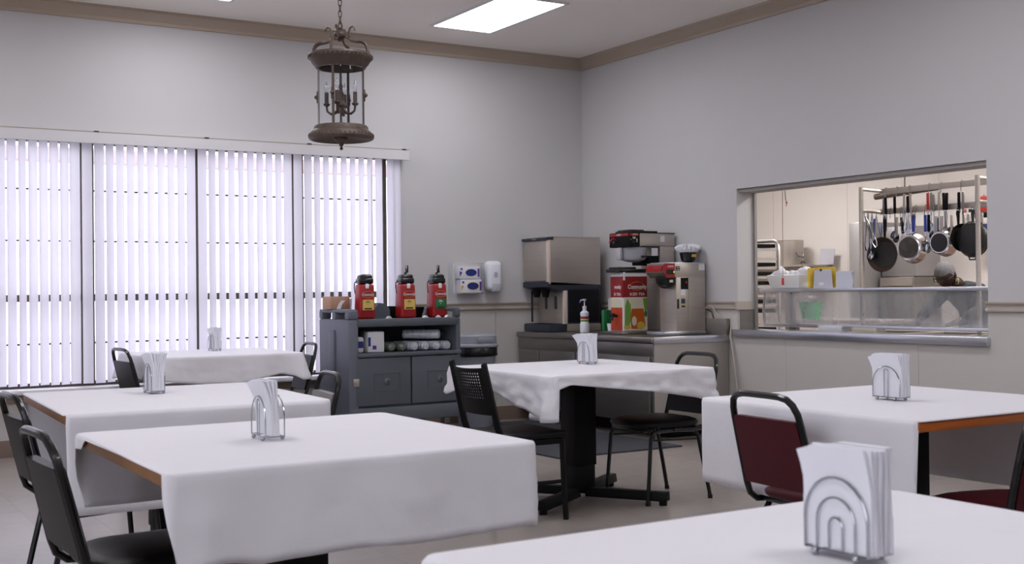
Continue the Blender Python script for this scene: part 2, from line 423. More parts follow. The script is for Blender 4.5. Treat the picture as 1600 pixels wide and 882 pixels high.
# ------------------------------------------------------------------ ceiling lights
def troffer(x, y, label, group, z=ZC, dm=DIFF, n=0, hx=.3, hy=.6):
    t = thing('ceiling_light', label, 'ceiling light', (x, y, z), 0, group)
    bm = NB(); a, b, w_ = hx, hy, .028
    for q in ((-a, -a+w_, -b, b), (a-w_, a, -b, b), (-a+w_, a-w_, -b, -b+w_), (-a+w_, a-w_, b-w_, b)): box(bm, *q, -.012, -.0005)
    obj('frame', bm, PAPER, t, flat=True)
    obj('diffuser', box(NB(), -a+w_, a-w_, -b+w_, b-w_, -.008, -.0015), dm, t, flat=True)
    return t
troffer(-1.70, -1.26, 'glowing white rectangular ceiling panel light above the drinks corner', 'ceiling lights of the dining room')
troffer(-3.99, -1.27, 'ceiling panel light cut off by the top edge left of the lit panel', 'ceiling lights of the dining room')
for x, y in ((-6.3, -1.27), (-1.7, -5.0), (-3.99, -5.0), (-6.3, -5.0), (-1.7, -8.7), (-3.99, -8.7), (-6.3, -8.7)):
    troffer(x, y, 'rectangular ceiling panel light overhead outside the frame', 'ceiling lights behind the view')

# ------------------------------------------------------------------ kitchen shell
KX, KY0, KY1, KZ = 3.4, -6.5, 2.2, 2.85
struct('floor_kitchen', box(NB(), .2, KX, KY0, KY1, -.1, 0), mat('kitchen_tile', lin(120, 90, 78), .4, vary=.1), flat=True)
struct('ceiling_kitchen', box(NB(), .2, KX, KY0, KY1, KZ, KZ+.1), CEIL, flat=True)
wk = struct('wall_kitchen', box(NB(), KX, KX+.1, KY0, KY1, 0, KZ), KWALL, flat=True)
prev = KY1
for y in (.93, -.22, -1.44, -2.66, -3.88, -5.1, -6.32): obj('wall_panel', box(NB(), KX-.006, KX-.0005, y+.002, prev-.002, .02, KZ-.01), KWALL, wk, flat=True); prev = y
struct('wall_kitchen_left', box(NB(), .2, KX, KY1, KY1+.1, 0, KZ), KWALL, flat=True)
struct('wall_kitchen_right', box(NB(), .2, KX, KY0-.1, KY0, 0, KZ), KWALL, flat=True)
for x, y in ((1.7, -.1), (1.7, -3.1), (1.7, -5.2)):
    troffer(x, y, 'rectangular ceiling panel light above the kitchen, outside the frame', 'ceiling lights of the kitchen', KZ, KDIFF)
struct('wall_kitchen_front', box(NB(), 0, .2, .2, KY1, 0, KZ), KWALL, flat=True)

# ================================================================== TABLES AND CLOTHS
from mathutils import noise as MN
def cloth_mesh(hx, hy, drops, seed=0, wr=1.0, rc=.022, flare=.06, crease=.006, cf=.05):
    """drops: four functions of u for the -y, +x, +y, -x sides (None = edge left bare)"""
    rnd = random.Random(seed); ph = [rnd.uniform(0, 6.28) for _ in range(6)]
    P = []; sides = [((-hx, -hy), (hx, -hy), (0, -1)), ((hx, -hy), (hx, hy), (1, 0)), ((hx, hy), (-hx, hy), (0, 1)), ((-hx, hy), (-hx, -hy), (-1, 0))]
    n = 44; run = 0
    for si, (a, b, nn) in enumerate(sides):
        L = math.hypot(b[0]-a[0], b[1]-a[1]); dx, dy = (b[0]-a[0])/L, (b[1]-a[1])/L
        f = drops[si]
        for i in range(n+1):
            u = i/n; q = rc+u*(L-2*rc)
            cd = min(q, L-q)
            d = f(u) if f else None
            P.append((a[0]+dx*q, a[1]+dy*q, nn, d, run+q, cd))
        # corner arc to the next side
        nx = sides[(si+1) % 4][2]; f2 = drops[(si+1) % 4]; d1 = f(1.0) if f else None; d2 = f2(0.0) if f2 else None
        ccx, ccy = b[0]-nn[0]*rc-dx*rc, b[1]-nn[1]*rc-dy*rc
        for j in range(1, 4):
            t = j/4; an = Vector((nn[0]*(1-t)+nx[0]*t, nn[1]*(1-t)+nx[1]*t)).normalized()
            if d1 is not None and d2 is not None: d = d1*(1-t)+d2*t
            elif d1 is not None: d = d1 if t < .3 else None
            else: d = d2 if t > .7 else None
            P.append((ccx+an.x*rc, ccy+an.y*rc, (an.x, an.y), d, run+L, 0.0))
        run += L
    bm = NB(); N = len(P); rings = []
    for sc in (.04, .35, .65, .85, .95, .985):
        rings.append([bm.verts.new((p[0]*sc, p[1]*sc, .0015+.0012*MN.noise(Vector((p[0]*sc*6, p[1]*sc*6, seed)))*(1 if sc < .96 else 0))) for p in P])
    K = 12; re = .010
    for k in range(K+1):
        t = k/K; ring = []
        for (x, y, nn, d, run_, cd) in P:
            bare = d is None; dd = .004 if bare else d
            s = dd*t**1.15
            if s < re*PI/2 and not bare: a = s/re; o, z = re*math.sin(a), -re*(1-math.cos(a))
            else: o, z = (re if not bare else .003*t), -(re+s-re*PI/2) if not bare else -s
            if not bare:
                c = math.exp(-(cd/.07)**2)
                amp = min(1, s/.12)*wr
                o += flare*s+cf*s*c
                o += amp*(.010*math.sin(run_*11+ph[0])+.007*math.sin(run_*23+ph[1]))*(1-c)
                o += amp*crease*MN.noise(Vector((run_*14, s*20, seed+3.1)))*1.6+amp*crease*.6*MN.noise(Vector((run_*40, s*44, seed)))
                o = max(o, .006)
            ring.append(bm.verts.new((x+nn[0]*o, y+nn[1]*o, .0015+z)))
        rings.append(ring)
    for a, b in zip(rings, rings[1:]):
        for i in range(N):
            j = (i+1) % N; bm.faces.new((a[i], a[j], b[j], b[i]))
    bm.faces.new(rings[0])
    return bm

def lerp(pts):
    def f(u):
        for (a, va), (b, vb) in zip(pts, pts[1:]):
            if u <= b: return va+(vb-va)*((u-a)/(b-a) if b > a else 0)
        return pts[-1][1]
    return f
TZ = .752
def table(x, y, hx, hy, rz, label, edge=WOOD, arms=-57):
    t = thing('dining_table', label, 'table', (x, y, 0), rz, 'cloth-covered dining tables')
    obj('tabletop', box(NB(), -hx, hx, -hy, hy, TZ-.036, TZ, .004), edge, t)
    obj('support_plate', box(NB(), -.2, .2, -.2, .2, TZ-.055, TZ-.037, .003), BLACKM, t)
    obj('column', box(box(NB(), -.074, .074, -.074, .074, .20, TZ-.056, .006), -.068, .068, -.068, .068, .06, .20, .006), BLACKM, t)
    for k in range(4):
        a = math.radians(arms+90*k)
        bm = NB(); box(bm, .05, .53, -.028, .028, .025, .075, .006, RZ(a), taper=(1, 1.3))
        cyl(bm, .022, 0, .026, 12, T(.50*math.cos(a), .50*math.sin(a), 0)); obj('foot', bm, BLACKM, t)
    return t
def tcloth(x, y, hx, hy, rz, drops, label, seed, **k):
    o = obj('tablecloth', cloth_mesh(hx+.002, hy+.002, drops, seed, **k), CLOTH, None, (x, y, TZ+.001), rz, ang=3.2)
    md = o.modifiers.new('thickness', 'SOLIDIFY'); md.thickness = .0012; md.offset = 1
    return tag(o, label, 'tablecloth', 'white tablecloths')
K_ = lambda v: (lambda u: v)

# centre table
table(-2.745, -3.865, .54, .535, 0, 'black pedestal table in the middle under a short crumpled white cloth')
tcloth(-2.745, -3.865, .54, .535, 0,
       [lerp([(0, .235), (.02, .075), (.1, .055), (.3, .08), (.6, .115), (.9, .165), (1, .20)]), lerp([(0, .20), (.5, .15), (1, .16)]), K_(.12),
        lerp([(0, .165), (.12, .13), (.28, .09), (.45, .11), (.8, .185), (1, .24)])],
       'short crumpled white cloth with pointed corners on the middle pedestal table', 3, wr=.7, crease=.017, flare=.05, cf=.10)
# right table
table(-2.93, -6.32, .535, .53, 0, 'table at the right with a bare orange wooden edge')
tcloth(-2.93, -6.32, .535, .53, 0, [None, K_(.38), K_(.32), lerp([(0, .335), (1, .36)])],
       'white cloth leaving the orange wooden edge bare on the right table', 5, wr=.35, crease=.006, flare=.0, cf=0)
# left front
table(-5.275, -6.035, .525, .515, 0, 'table at the lower left with a narrow brown edge showing', WOODD)
tcloth(-5.275, -6.035, .525, .515, 0, [lerp([(0, .25), (.12, .235), (.2, .25), (.45, .24), (.7, .25), (1, .24)]), K_(.25), K_(.245), lerp([(0, .05), (.08, .045), (.13, .012), (.5, .008), (1, .008)])],
       'white cloth hanging in soft folds on the lower left table', 8, wr=.6, crease=.006, flare=.02, cf=0)
# left middle
table(-5.19, -4.325, .51, .57, math.radians(-2), 'table at the left with a light brown edge and long hanging cloth', WOODD)
tcloth(-5.19, -4.325, .51, .57, math.radians(-2), [K_(.38), K_(.22), K_(.37), None],
       'long white cloth on the left table behind the lower left table', 11, wr=.3, crease=.005, flare=.0, cf=0)
# far left by the window
table(-3.88, -.66, .53, .51, 0, 'table right below the window blind', WOODD)
tcloth(-3.88, -.66, .53, .51, 0, [lerp([(0, .17), (.3, .20), (.55, .21), (.85, .15), (.95, .17), (1, .20)]), K_(.2), K_(.12), lerp([(0, .2), (1, .17)])],
       'white cloth on the far table right below the window blind', 14, wr=.5, flare=.12, cf=.2)
# near table
table(-5.13, -8.24, .555, .545, 0, 'nearest table at the bottom edge under a plain white cloth', WOODD)
tcloth(-5.13, -8.24, .555, .545, 0, [K_(.25), K_(.25), K_(.25), K_(.25)],
       'plain white cloth on the nearest table at the bottom edge', 17, wr=.5, flare=.25)

# ================================================================== CHAIRS
def banquet_chair(pad, label):
    t = thing('banquet_chair', label, 'chair', (0, 0, 0), 0, 'tubular steel banquet chairs')
    # seat cushion: lens-like pad with rounded plan
    bm = NB(); prof = [(0, .474), (.10, .472), (.165, .464), (.196, .452), (.205, .440), (.203, .428), (.196, .420), (0, .418)]
    nn = 36; rings = []
    for r, z in prof:
        if r == 0: rings.append([bm.verts.new((.01, 0, z))]); continue
        ring = []
        for k in range(nn):
            a = 2*PI*k/nn; ca, sa = math.cos(a), math.sin(a); e = .5
            ring.append(bm.verts.new((.01+r*1.06*math.copysign(abs(ca)**e, ca), r*(1+.04*ca)*math.copysign(abs(sa)**e, sa), z)))
        rings.append(ring)
    for a, b in zip(rings, rings[1:]):
        for k in range(nn):
            l = (k+1) % nn
            if len(a) == 1: bm.faces.new((a[0], b[l], b[k]))
            elif len(b) == 1: bm.faces.new((a[k], a[l], b[0]))
            else: bm.faces.new((a[k], a[l], b[l], b[k]))
    obj('seat', bm, pad, t, ang=1.2)
    # back hoop
    def hoop(o=0.0, top=0.0):
        pts = []
        for s in (1, -1):
            side = [(.02, .185, .405), (-.10, .19, .400), (-.19, .19, .405), (-.222, .19, .43), (-.236, .19, .47), (-.268, .186, .60), (-.298, .180, .72)]
            a = [(-.306, .176, .752), (-.316, .162, .784), (-.322, .138, .803), (-.324, .10, .810), (-.324, .05, .811)]
            side = side+a
            side = [(x, s*y, z) for x, y, z in side]
            pts += side if s == 1 else side[::-1]
        return pts
    obj('back_frame', tube(NB(), hoop(), .0125, 8), BLACK, t)
    # back pad between the uprights, slot above it
    bm = NB()
    rows = [(.475, .176), (.50, .178), (.58, .177), (.66, .174), (.715, .170), (.726, .163)]
    fr, bk = [], []
    for z, w_ in rows:
        x = -.236-(z-.47)*.248
        fr.append([bm.verts.new((x+.018-.006*(1-(abs(k-4)/4)**2)*0, w_*(k-4)/4, z)) for k in range(9)])
        bk.append([bm.verts.new((x-.012-.004*(1-((k-4)/4)**2), w_*(k-4)/4, z)) for k in range(9)])
    for g in (fr, bk):
        for a, b in zip(g, g[1:]):
            for k in range(8): bm.faces.new((a[k], a[k+1], b[k+1], b[k]))
    for k in range(8):
        bm.faces.new((fr[0][k], fr[0][k+1], bk[0][k+1], bk[0][k])); bm.faces.new((fr[-1][k], fr[-1][k+1], bk[-1][k+1], bk[-1][k]))
    for r in range(len(rows)-1):
        for k in (0, 8): bm.faces.new((fr[r][k], fr[r+1][k], bk[r+1][k], bk[r][k]))
    obj('backrest', bm, pad, t, ang=.9)
    for sx in (1, -1):
        for s in (1, -1):
            if sx > 0: p = [(.0, s*.178, .402), (.13, s*.18, .402), (.165, s*.182, .392), (.182, s*.184, .36), (.20, s*.19, .16), (.213, s*.194, .012)]
            else: p = [(.0, s*.178, .402), (-.10, s*.18, .402), (-.135, s*.182, .392), (-.155, s*.184, .36), (-.20, s*.19, .16), (-.232, s*.194, .012)]
            bm = tube(NB(), p, .0115, 8); cyl(bm, .0145, 0, .022, 10, T(p[-1][0], p[-1][1], 0)); obj('leg', bm, BLACK, t)
    for s in (1, -1): obj('side_rail', tube(NB(), [(.182, s*.184, .355), (-.155, s*.184, .345)], .006, 6), BLACK, t)
    for xa in (.16, -.17): obj('seat_crossbar', box(NB(), xa, xa+.02, -.18, .18, .395, .415, .003), BLACK, t)
    return t
cb = banquet_chair(VINYLB, 'black chair with a slotted round-cornered back behind the middle pedestal table')
cb.location = (-2.34, -4.06, 0); cb.rotation_euler = (0, 0, PI)
r_ = math.radians
G_ = 'tubular steel banquet chairs'
clone(cb, None, (-4.27, -.85, 0), r_(5), 'black chair at the left end of the far table under the blind')
clone(cb, None, (-3.52, -.93, 0), r_(175), 'black chair between the far table under the blind and the grey cart')
clone(cb, None, (-5.535, -4.51, 0), r_(3), 'dark chair at the left edge tucked to the left table')
clone(cb, None, (-5.675, -5.90, 0), r_(3), 'dark chair in the lower left corner at the lower left table')
ct = banquet_chair(VINYLT, 'taupe backed chair between the left table and the grey cart')
ct.location = (-4.72, -4.18, 0); ct.rotation_euler = (0, 0, r_(173))
cr = banquet_chair(VINYLR, 'burgundy chair seen from behind at the left side of the right table')
cr.location = (-3.31, -6.32, 0); cr.rotation_euler = (0, 0, r_(-4))
clone(cr, None, (-3.05, -6.87, 0), r_(76), 'burgundy chair cut off by the right edge of the picture')

# chair with a perforated metal back
t = thing('cafe_chair', 'black metal chair with a perforated curved back left of the middle pedestal table', 'chair', (-3.33, -4.11, 0), r_(-3))
for s in (1, -1):
    bm = NB(); tube(bm, [(-.16, s*.19, .42), (-.19, s*.19, .50), (-.235, s*.188, .70), (-.262, s*.186, .82), (-.266, s*.186, .828)], [.019, .019, .018, .018, .012], 4)
    tube(bm, [(-.16, s*.19, .43), (-.19, s*.192, .22), (-.225, s*.195, .01)], .0175, 4); obj('back_post', bm, BLACKM, t)
    bm = tube(NB(), [(.19, s*.185, .42), (.195, s*.188, .22), (.205, s*.192, .0)], .0175, 4); obj('leg', bm, BLACKM, t)
    obj('side_rail', tube(NB(), [(-.19, s*.19, .20), (.195, s*.188, .20)], .010, 4), BLACKM, t)
obj('apron', box(NB(), -.17, .20, -.19, .19, .395, .425, .004), BLACKM, t)
bm = NB(); box(bm, -.19, .215, -.205, .205, .426, .462, .016, seg=4); obj('seat', bm, VINYLB, t, ang=1.2)
bm = NB(); nu, nv = 37, 31; gv = []
for j in range(nv+1):
    z = .56+.245*j/nv; row = []
    for i in range(nu+1):
        u = -1+2*i/nu; x = -.205-(z-.56)*.225-.030*(1-u*u)
        row.append(bm.verts.new((x, u*.176, z-.008*(1-u*u)*(j/nv))))
    gv.append(row)
for j in range(nv):
    for i in range(nu):
        if 3 < i < nu-3 and 9 < j < nv-2 and i % 2 and j % 2: continue
        bm.faces.new((gv[j][i], gv[j][i+1], gv[j+1][i+1], gv[j+1][i]))
bk_ = obj('perforated_backrest', bm, BLACKM, t, ang=3); md = bk_.modifiers.new('thickness', 'SOLIDIFY'); md.thickness = .003

# ================================================================== NAPKIN HOLDERS
def arch(w_, h, z0=.012, n=14, cx=0, y=0, pow_=1.0):
    hw = w_/2; hh = h-z0; sr = hh-hw*1.05
    pts = [(cx-hw, y, z0), (cx-hw, y, z0+sr*.5), (cx-hw, y, z0+sr)]
    for i in range(1, n): a = PI-PI*i/n; pts.append((cx+hw*math.cos(a), y, z0+sr+hw*1.05*math.sin(a)))
    pts += [(cx+hw, y, z0+sr), (cx+hw, y, z0+sr*.5), (cx+hw, y, z0)]
    return pts
def holder(x, y, deg, label, kind, z=TZ+.0045, tw=.058):
    t = thing('napkin_holder', label, 'napkin holder', (x, y, z), r_(deg), 'chrome wire napkin holders')
    for s in (1, -1):
        yy = s*tw/2; bm = NB(); tube(bm, arch(.128, .130, y=yy), .0021, 6); obj('outer_arch', bm, CHROME, t)
        if kind == 'rainbow':
            obj('middle_arch', tube(NB(), arch(.078, .098, y=yy), .0018, 6), CHROME, t)
            obj('inner_arch', tube(NB(), arch(.028, .066, y=yy), .0018, 6), CHROME, t)
        else: obj('inner_arch', tube(NB(), arch(.018, .120, y=yy), .0018, 6), CHROME, t)
    bm = NB(); hw = .064
    tube(bm, [(-hw, -tw/2, .012), (hw, -tw/2, .012), (hw, tw/2, .012), (-hw, tw/2, .012)], .0021, 6, closed=True)
    for q in (-.03, .03): tube(bm, [(q, -tw/2, .012), (q, tw/2, .012)], .0016, 6)
    obj('base_wire', bm, CHROME, t)
    for sx in (1, -1):
        for s in (1, -1): obj('ball_foot', lathe(NB(), [(.0068*math.sin(PI*i/8), .0068-.0068*math.cos(PI*i/8)) for i in range(9)], 12, T(sx*.042, s*(tw/2+.001), -.0005)), CHROME, t)
    return t
def napkins(x, y, deg, label, seed, z=TZ+.019, flop=.0, n=7, tw=.05, h=.166, lean=0, w_=.136):
    rnd = random.Random(seed); bm = NB(); th = tw/n
    for i in range(n):
        y0 = -tw/2+th*i; hh = h*(rnd.uniform(.965, 1.0)); off = rnd.uniform(-.0025, .0025); ft = (flop if i in (0,) else flop*.3 if i == 1 else 0)
        K = 7; a, b = [], []
        side = -1 if i < n/2 else 1; sp = abs(i-(n-1)/2)/((n-1)/2)
        for k in range(K+1):
            u = k/K; z_ = hh*u; bend = side*sp*.005*max(0, u-.55)**1.5*3+lean*u*u
            rip = .0006*math.sin(u*9+i*2)
            xo = off-(ft*max(0, u-.6)*1.4)
            wv = w_/2*(1+.03*math.sin(u*5+i))
            for lst, yy in ((a, y0+.0002), (b, y0+th-.0002)):
                lst.append([bm.verts.new((xo-wv+(2*wv)*q/4-(ft*max(0, u-.7)*1.5 if q == 0 else 0), yy+bend+rip-(ft*max(0, u-.75)*.8), z_-(.012*sp*sp*u if q in (0,) else 0))) for q in range(5)])
        for g in (a, b):
            for r0, r1 in zip(g, g[1:]):
                for q in range(4): bm.faces.new((r0[q], r0[q+1], r1[q+1], r1[q]))
        for k in range(K):
            for q in (0, 4): bm.faces.new((a[k][q], a[k+1][q], b[k+1][q], b[k][q]))
        for kk in (0, K):
            for q in range(4): bm.faces.new((a[kk][q], a[kk][q+1], b[kk][q+1], b[kk][q]))
    o = obj('napkin_stack', bm, NAPKIN, None, (x, y, z), r_(deg), ang=.7)
    return tag(o, label, 'napkins', 'folded paper napkins in the holders')
for (x, y, dg, kd, hl, nl, fl, ln) in (
    (-5.13, -8.09, -88, 'rainbow', 'chrome napkin holder with triple rainbow arches on the nearest table', 'full stack of napkins in the triple arch holder on the nearest table', .012, 0),
    (-2.56, -3.70, -93, 'plain', 'chrome wire napkin holder on the middle pedestal table', 'white napkins flaring at one corner on the middle pedestal table', .045, 0),
    (-2.97, -6.31, -89, 'plain', 'chrome wire napkin holder on the right table', 'neat stack of napkins on the right table', .02, 0),
    (-3.77, -.42, -87, 'plain', 'small chrome napkin holder on the far table under the blind', 'napkins on the far table under the blind', .03, .01),
    (-5.20, -4.13, -90, 'plain', 'chrome napkin holder on the left table with the light brown edge', 'loosely splayed napkins on the left table with the light brown edge', .05, .012),
    (-5.36, -6.03, -91, 'plain', 'half empty chrome napkin holder on the lower left table', 'few leaning napkins on the lower left table', .03, -.012)):
    holder(x, y, dg, hl, kd)
    few = 'few' in nl
    napkins(x, y, dg, nl, hash(round(x*10)) % 97, flop=fl, n=4 if few else 8, tw=.026 if few else .05, lean=ln)

# ================================================================== LANTERN
LX, LY = -4.19, -3.885
t = thing('lantern_chandelier', 'aged bronze cylindrical glass lantern hanging from a chain', 'ceiling lantern', (LX, LY, 0))
bm = NB(); z = 2.545; i = 0
while z < 3.40:
    M = T(0, 0, z) @ RZ(PI/2*(i % 2)); L, r = .017, .0085
    pts = [(r*math.cos(a), 0, L*.5+r*math.sin(a)) if math.sin(a) >= 0 else (r*math.cos(a), 0, -L*.5+r*math.sin(a)) for a in [2*PI*k/10 for k in range(10)]]
    tube(bm, pts, .0028, 5, closed=True, M=M); z += .0285; i += 1
o = obj('chain', bm, LBRONZE, t); o['kind'] = 'stuff'
obj('canopy', lathe(NB(), [(0, 3.40), (.05, 3.40), (.062, 3.41), (.065, 3.419), (0, 3.419)], 20), LBRONZE, t)
bm = lathe(NB(), [(0, 2.463), (.012, 2.465), (.016, 2.475), (.030, 2.486), (.033, 2.498), (.028, 2.510), (.014, 2.52), (.016, 2.527), (.008, 2.534), (0, 2.535)], 16)
tube(bm, [(.012*math.cos(2*PI*k/10), 0, 2.541+.012*math.sin(2*PI*k/10)) for k in range(10)], .0035, 6, closed=True); obj('hub_ball', bm, LBRONZE, t)
for k in range(4):
    M = RZ(PI/2*k+.838)
    p = [(.028, 0, 2.487), (.04, 0, 2.478), (.048, 0, 2.486), (.046, 0, 2.51), (.052, 0, 2.53), (.066, 0, 2.537), (.076, 0, 2.528), (.077, 0, 2.514)]
    bm = tube(NB(), p, [.005, .006, .006, .005, .0045, .004, .0035, .003], 6, M=M)
    p = [(.04, 0, 2.478), (.06, 0, 2.463), (.085, 0, 2.457), (.110, 0, 2.458), (.130, 0, 2.448), (.140, 0, 2.43), (.145, 0, 2.398)]
    tube(bm, p, [.005, .005, .006, .010, .010, .009, .008], 6, M=M)
    tube(bm, [(.104, 0, 2.455), (.102, 0, 2.47)], [.004, .0015], 5, M=M)
    obj('scroll_arm', bm, LBRONZE, t)
obj('top_ring', lathe(NB(), [(.112, 2.325), (.125, 2.325), (.132, 2.338), (.140, 2.345), (.150, 2.362), (.160, 2.372), (.163, 2.386), (.158, 2.397), (.140, 2.400), (.110, 2.400), (0, 2.402), (0, 2.395), (.108, 2.392), (.110, 2.33)], 48), LBRONZE, t)
obj('bottom_ring', lathe(NB(), [(.108, 2.035), (.130, 2.035), (.136, 2.028), (.138, 2.015), (.150, 2.006), (.162, 1.992), (.165, 1.978), (.160, 1.966), (.150, 1.962), (.120, 1.975), (.05, 1.985), (0, 1.988), (0, 2.0), (.105, 2.0)], 48), LBRONZE, t)
bm = NB()
for k in range(44): box(bm, .157, .1655, -.004, .004, 1.974, 1.990, 0, RZ(2*PI*k/44)); box(bm, .154, .164, -.004, .004, 2.374, 2.388, 0, RZ(2*PI*k/44))
o = obj('beading', bm, LBRONZE, t); o['kind'] = 'stuff'
obj('finial', lathe(NB(), [(0, 1.912), (.006, 1.914), (.009, 1.921), (.004, 1.930), (.010, 1.937), (.014, 1.946), (.020, 1.952), (.034, 1.965), (.036, 1.986), (0, 1.987)], 16), LBRONZE, t)
bm = NB(); n = 48; rg = []
for z in (2.032, 2.335): rg.append([bm.verts.new((.1145*math.cos(2*PI*k/n), .1145*math.sin(2*PI*k/n), z)) for k in range(n)])
for k in range(n): bm.faces.new((rg[0][k], rg[0][(k+1) % n], rg[1][(k+1) % n], rg[1][k]))
obj('glass_cylinder', bm, GLASS, t, ang=3)
for k in range(4):
    M = RZ(PI/2*k+.838)
    bm = box(NB(), .115, .121, -.006, .006, 2.03, 2.335, 0, M); box(bm, .120, .127, -.009, .009, 2.155, 2.215, .003, M); lathe(bm, [(0, -.012), (.009, -.006), (.012, 0), (.009, .006), (0, .012)], 8, M @ T(.13, 0, 2.185))
    obj('upright_bar', bm, LBRONZE, t)
obj('centre_stem', lathe(NB(), [(0, 2.03), (.008, 2.032), (.012, 2.045), (.006, 2.06), (.006, 2.10), (.018, 2.125), (.026, 2.14), (.018, 2.155), (.010, 2.165), (.014, 2.185), (.016, 2.20), (.008, 2.215), (.012, 2.235), (.006, 2.25), (.0045, 2.395), (0, 2.396)], 14), LBRONZE, t)
for k in range(4):
    M = RZ(PI/2*k+.9)
    bm = tube(NB(), [(.01, 0, 2.125), (.03, 0, 2.10), (.052, 0, 2.096), (.070, 0, 2.11), (.074, 0, 2.135)], [.007, .008, .007, .006, .006], 6, M=M)
    lathe(bm, [(0, 2.135), (.012, 2.137), (.018, 2.146), (.017, 2.149), (0, 2.149)], 12, M @ T(.074, 0, 0)); a_ = obj('candle_arm', bm, LBRONZE, t)
    obj('candle_sleeve', cyl(NB(), .0105, 2.149, 2.205, 12, M @ T(.074, 0, 0)), LBRONZE, a_)
    obj('bulb', lathe(NB(), [(.005, 2.204), (.010, 2.215), (.0115, 2.228), (.008, 2.245), (.003, 2.262), (0, 2.268)], 12, M @ T(.074, 0, 0)), glass('bulb_glass', (.95, .95, .97, 1), .8), a_)

# ================================================================== CART
CX0, CX1, CY0, CY1 = -2.925, -1.945, -1.05, -.46
cart = thing('service_cart', 'grey moulded plastic service cart with open shelf and two doors', 'cart', (0, 0, 0))
bm = NB()
ex = .085                       # end panel thickness
def cart_end(x0, x1, xi, name):
    bm = NB()
    # end panel with hand-hold: posts, bridge
    box(bm, x0, x1, CY0, CY1, .215, .985, .014)
    box(bm, x0, x1, CY0, CY0+.07, .985, 1.052, .012); box(bm, x0, x1, CY1-.07, CY1, .985, 1.052, .012)
    box(bm, x0, x1, (CY0+CY1)/2-.035, (CY0+CY1)/2+.035, .975, 1.05, .008)
    box(bm, x0, x1, CY0+.01, CY1-.01, 1.034, 1.062, .010)
    return bm
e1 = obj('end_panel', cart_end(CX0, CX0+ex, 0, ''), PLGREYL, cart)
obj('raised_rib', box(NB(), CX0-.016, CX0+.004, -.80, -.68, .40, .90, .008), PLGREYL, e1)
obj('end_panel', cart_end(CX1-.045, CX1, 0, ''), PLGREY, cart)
obj('top_shelf', box(box(NB(), CX0+ex-.01, CX1-.03, CY0, CY1, .945, .982, .012), CX0+ex-.01, CX1-.03, CY0-.012, CY0+.02, .925, .985, .010), PLGREY, cart)
obj('middle_shelf', box(NB(), CX0+ex-.01, CX1, CY0-.014, CY1, .690, .722, .010), PLGREY, cart)
obj('back_panel', box(NB(), CX0+.05, CX1-.03, CY1-.03, CY1-.005, .25, .95), PLGREY, cart)
obj('lower_body', box(NB(), CX0+ex-.01, CX1-.01, CY0+.03, CY1-.03, .22, .692, .006), PLGREY, cart)
obj('base_skirt', box(NB(), CX0+.02, CX1+.004, CY0-.004, CY1, .185, .300, .014), PLGREY, cart)
dm_ = (CX0+ex+CX1)/2
for a, b in ((CX0+ex-.03, dm_-.005), (dm_+.005, CX1-.004)):
    d = obj('door', box(NB(), a, b, CY0-.002, CY0+.032, .315, .684, .008), PLGREY, cart)
    c_ = (a+b)/2+.03; bm = NB()
    for q in ((c_-.115, c_+.115, .560, .568), (c_-.115, c_+.115, .428, .436), (c_-.115, c_-.107, .43, .565), (c_+.107, c_+.115, .43, .565)): box(bm, q[0], q[1], CY0-.008, CY0, q[2], q[3], .003)
    obj('recess_rim', bm, PLGREY, d)
    obj('knob', lathe(NB(), [(0, -.003), (.014, -.003), (.018, .0), (.026, .004), (.030, .010), (.030, .013), (.0, .013)], 18, T(c_, CY0-.012, .497) @ RX(-PI/2)), PLGREY, d)
    obj('lock', cyl(NB(), .007, 0, .004, 12, T(c_, CY0-.016, .497) @ RX(-PI/2)), INK, d)
obj('latch', box(box(NB(), CX0+.035, CX0+.082, CY0-.010, CY0, .47, .53, .004), CX0+.04, CX0+.06, CY0-.03, CY0-.01, .49, .512, .004), STEEL, cart)
for x in (CX0+.1, CX1-.1):
    for y in (CY0+.09, CY1-.09):
        c = obj('caster', box(NB(), x-.025, x+.025, y-.03, y+.03, .13, .186, .004), STEELD, cart)
        obj('wheel', cyl(NB(), .065, -.017, .017, 20, T(x, y, .066) @ RY(PI/2), bev=.005), BLACKM, c)

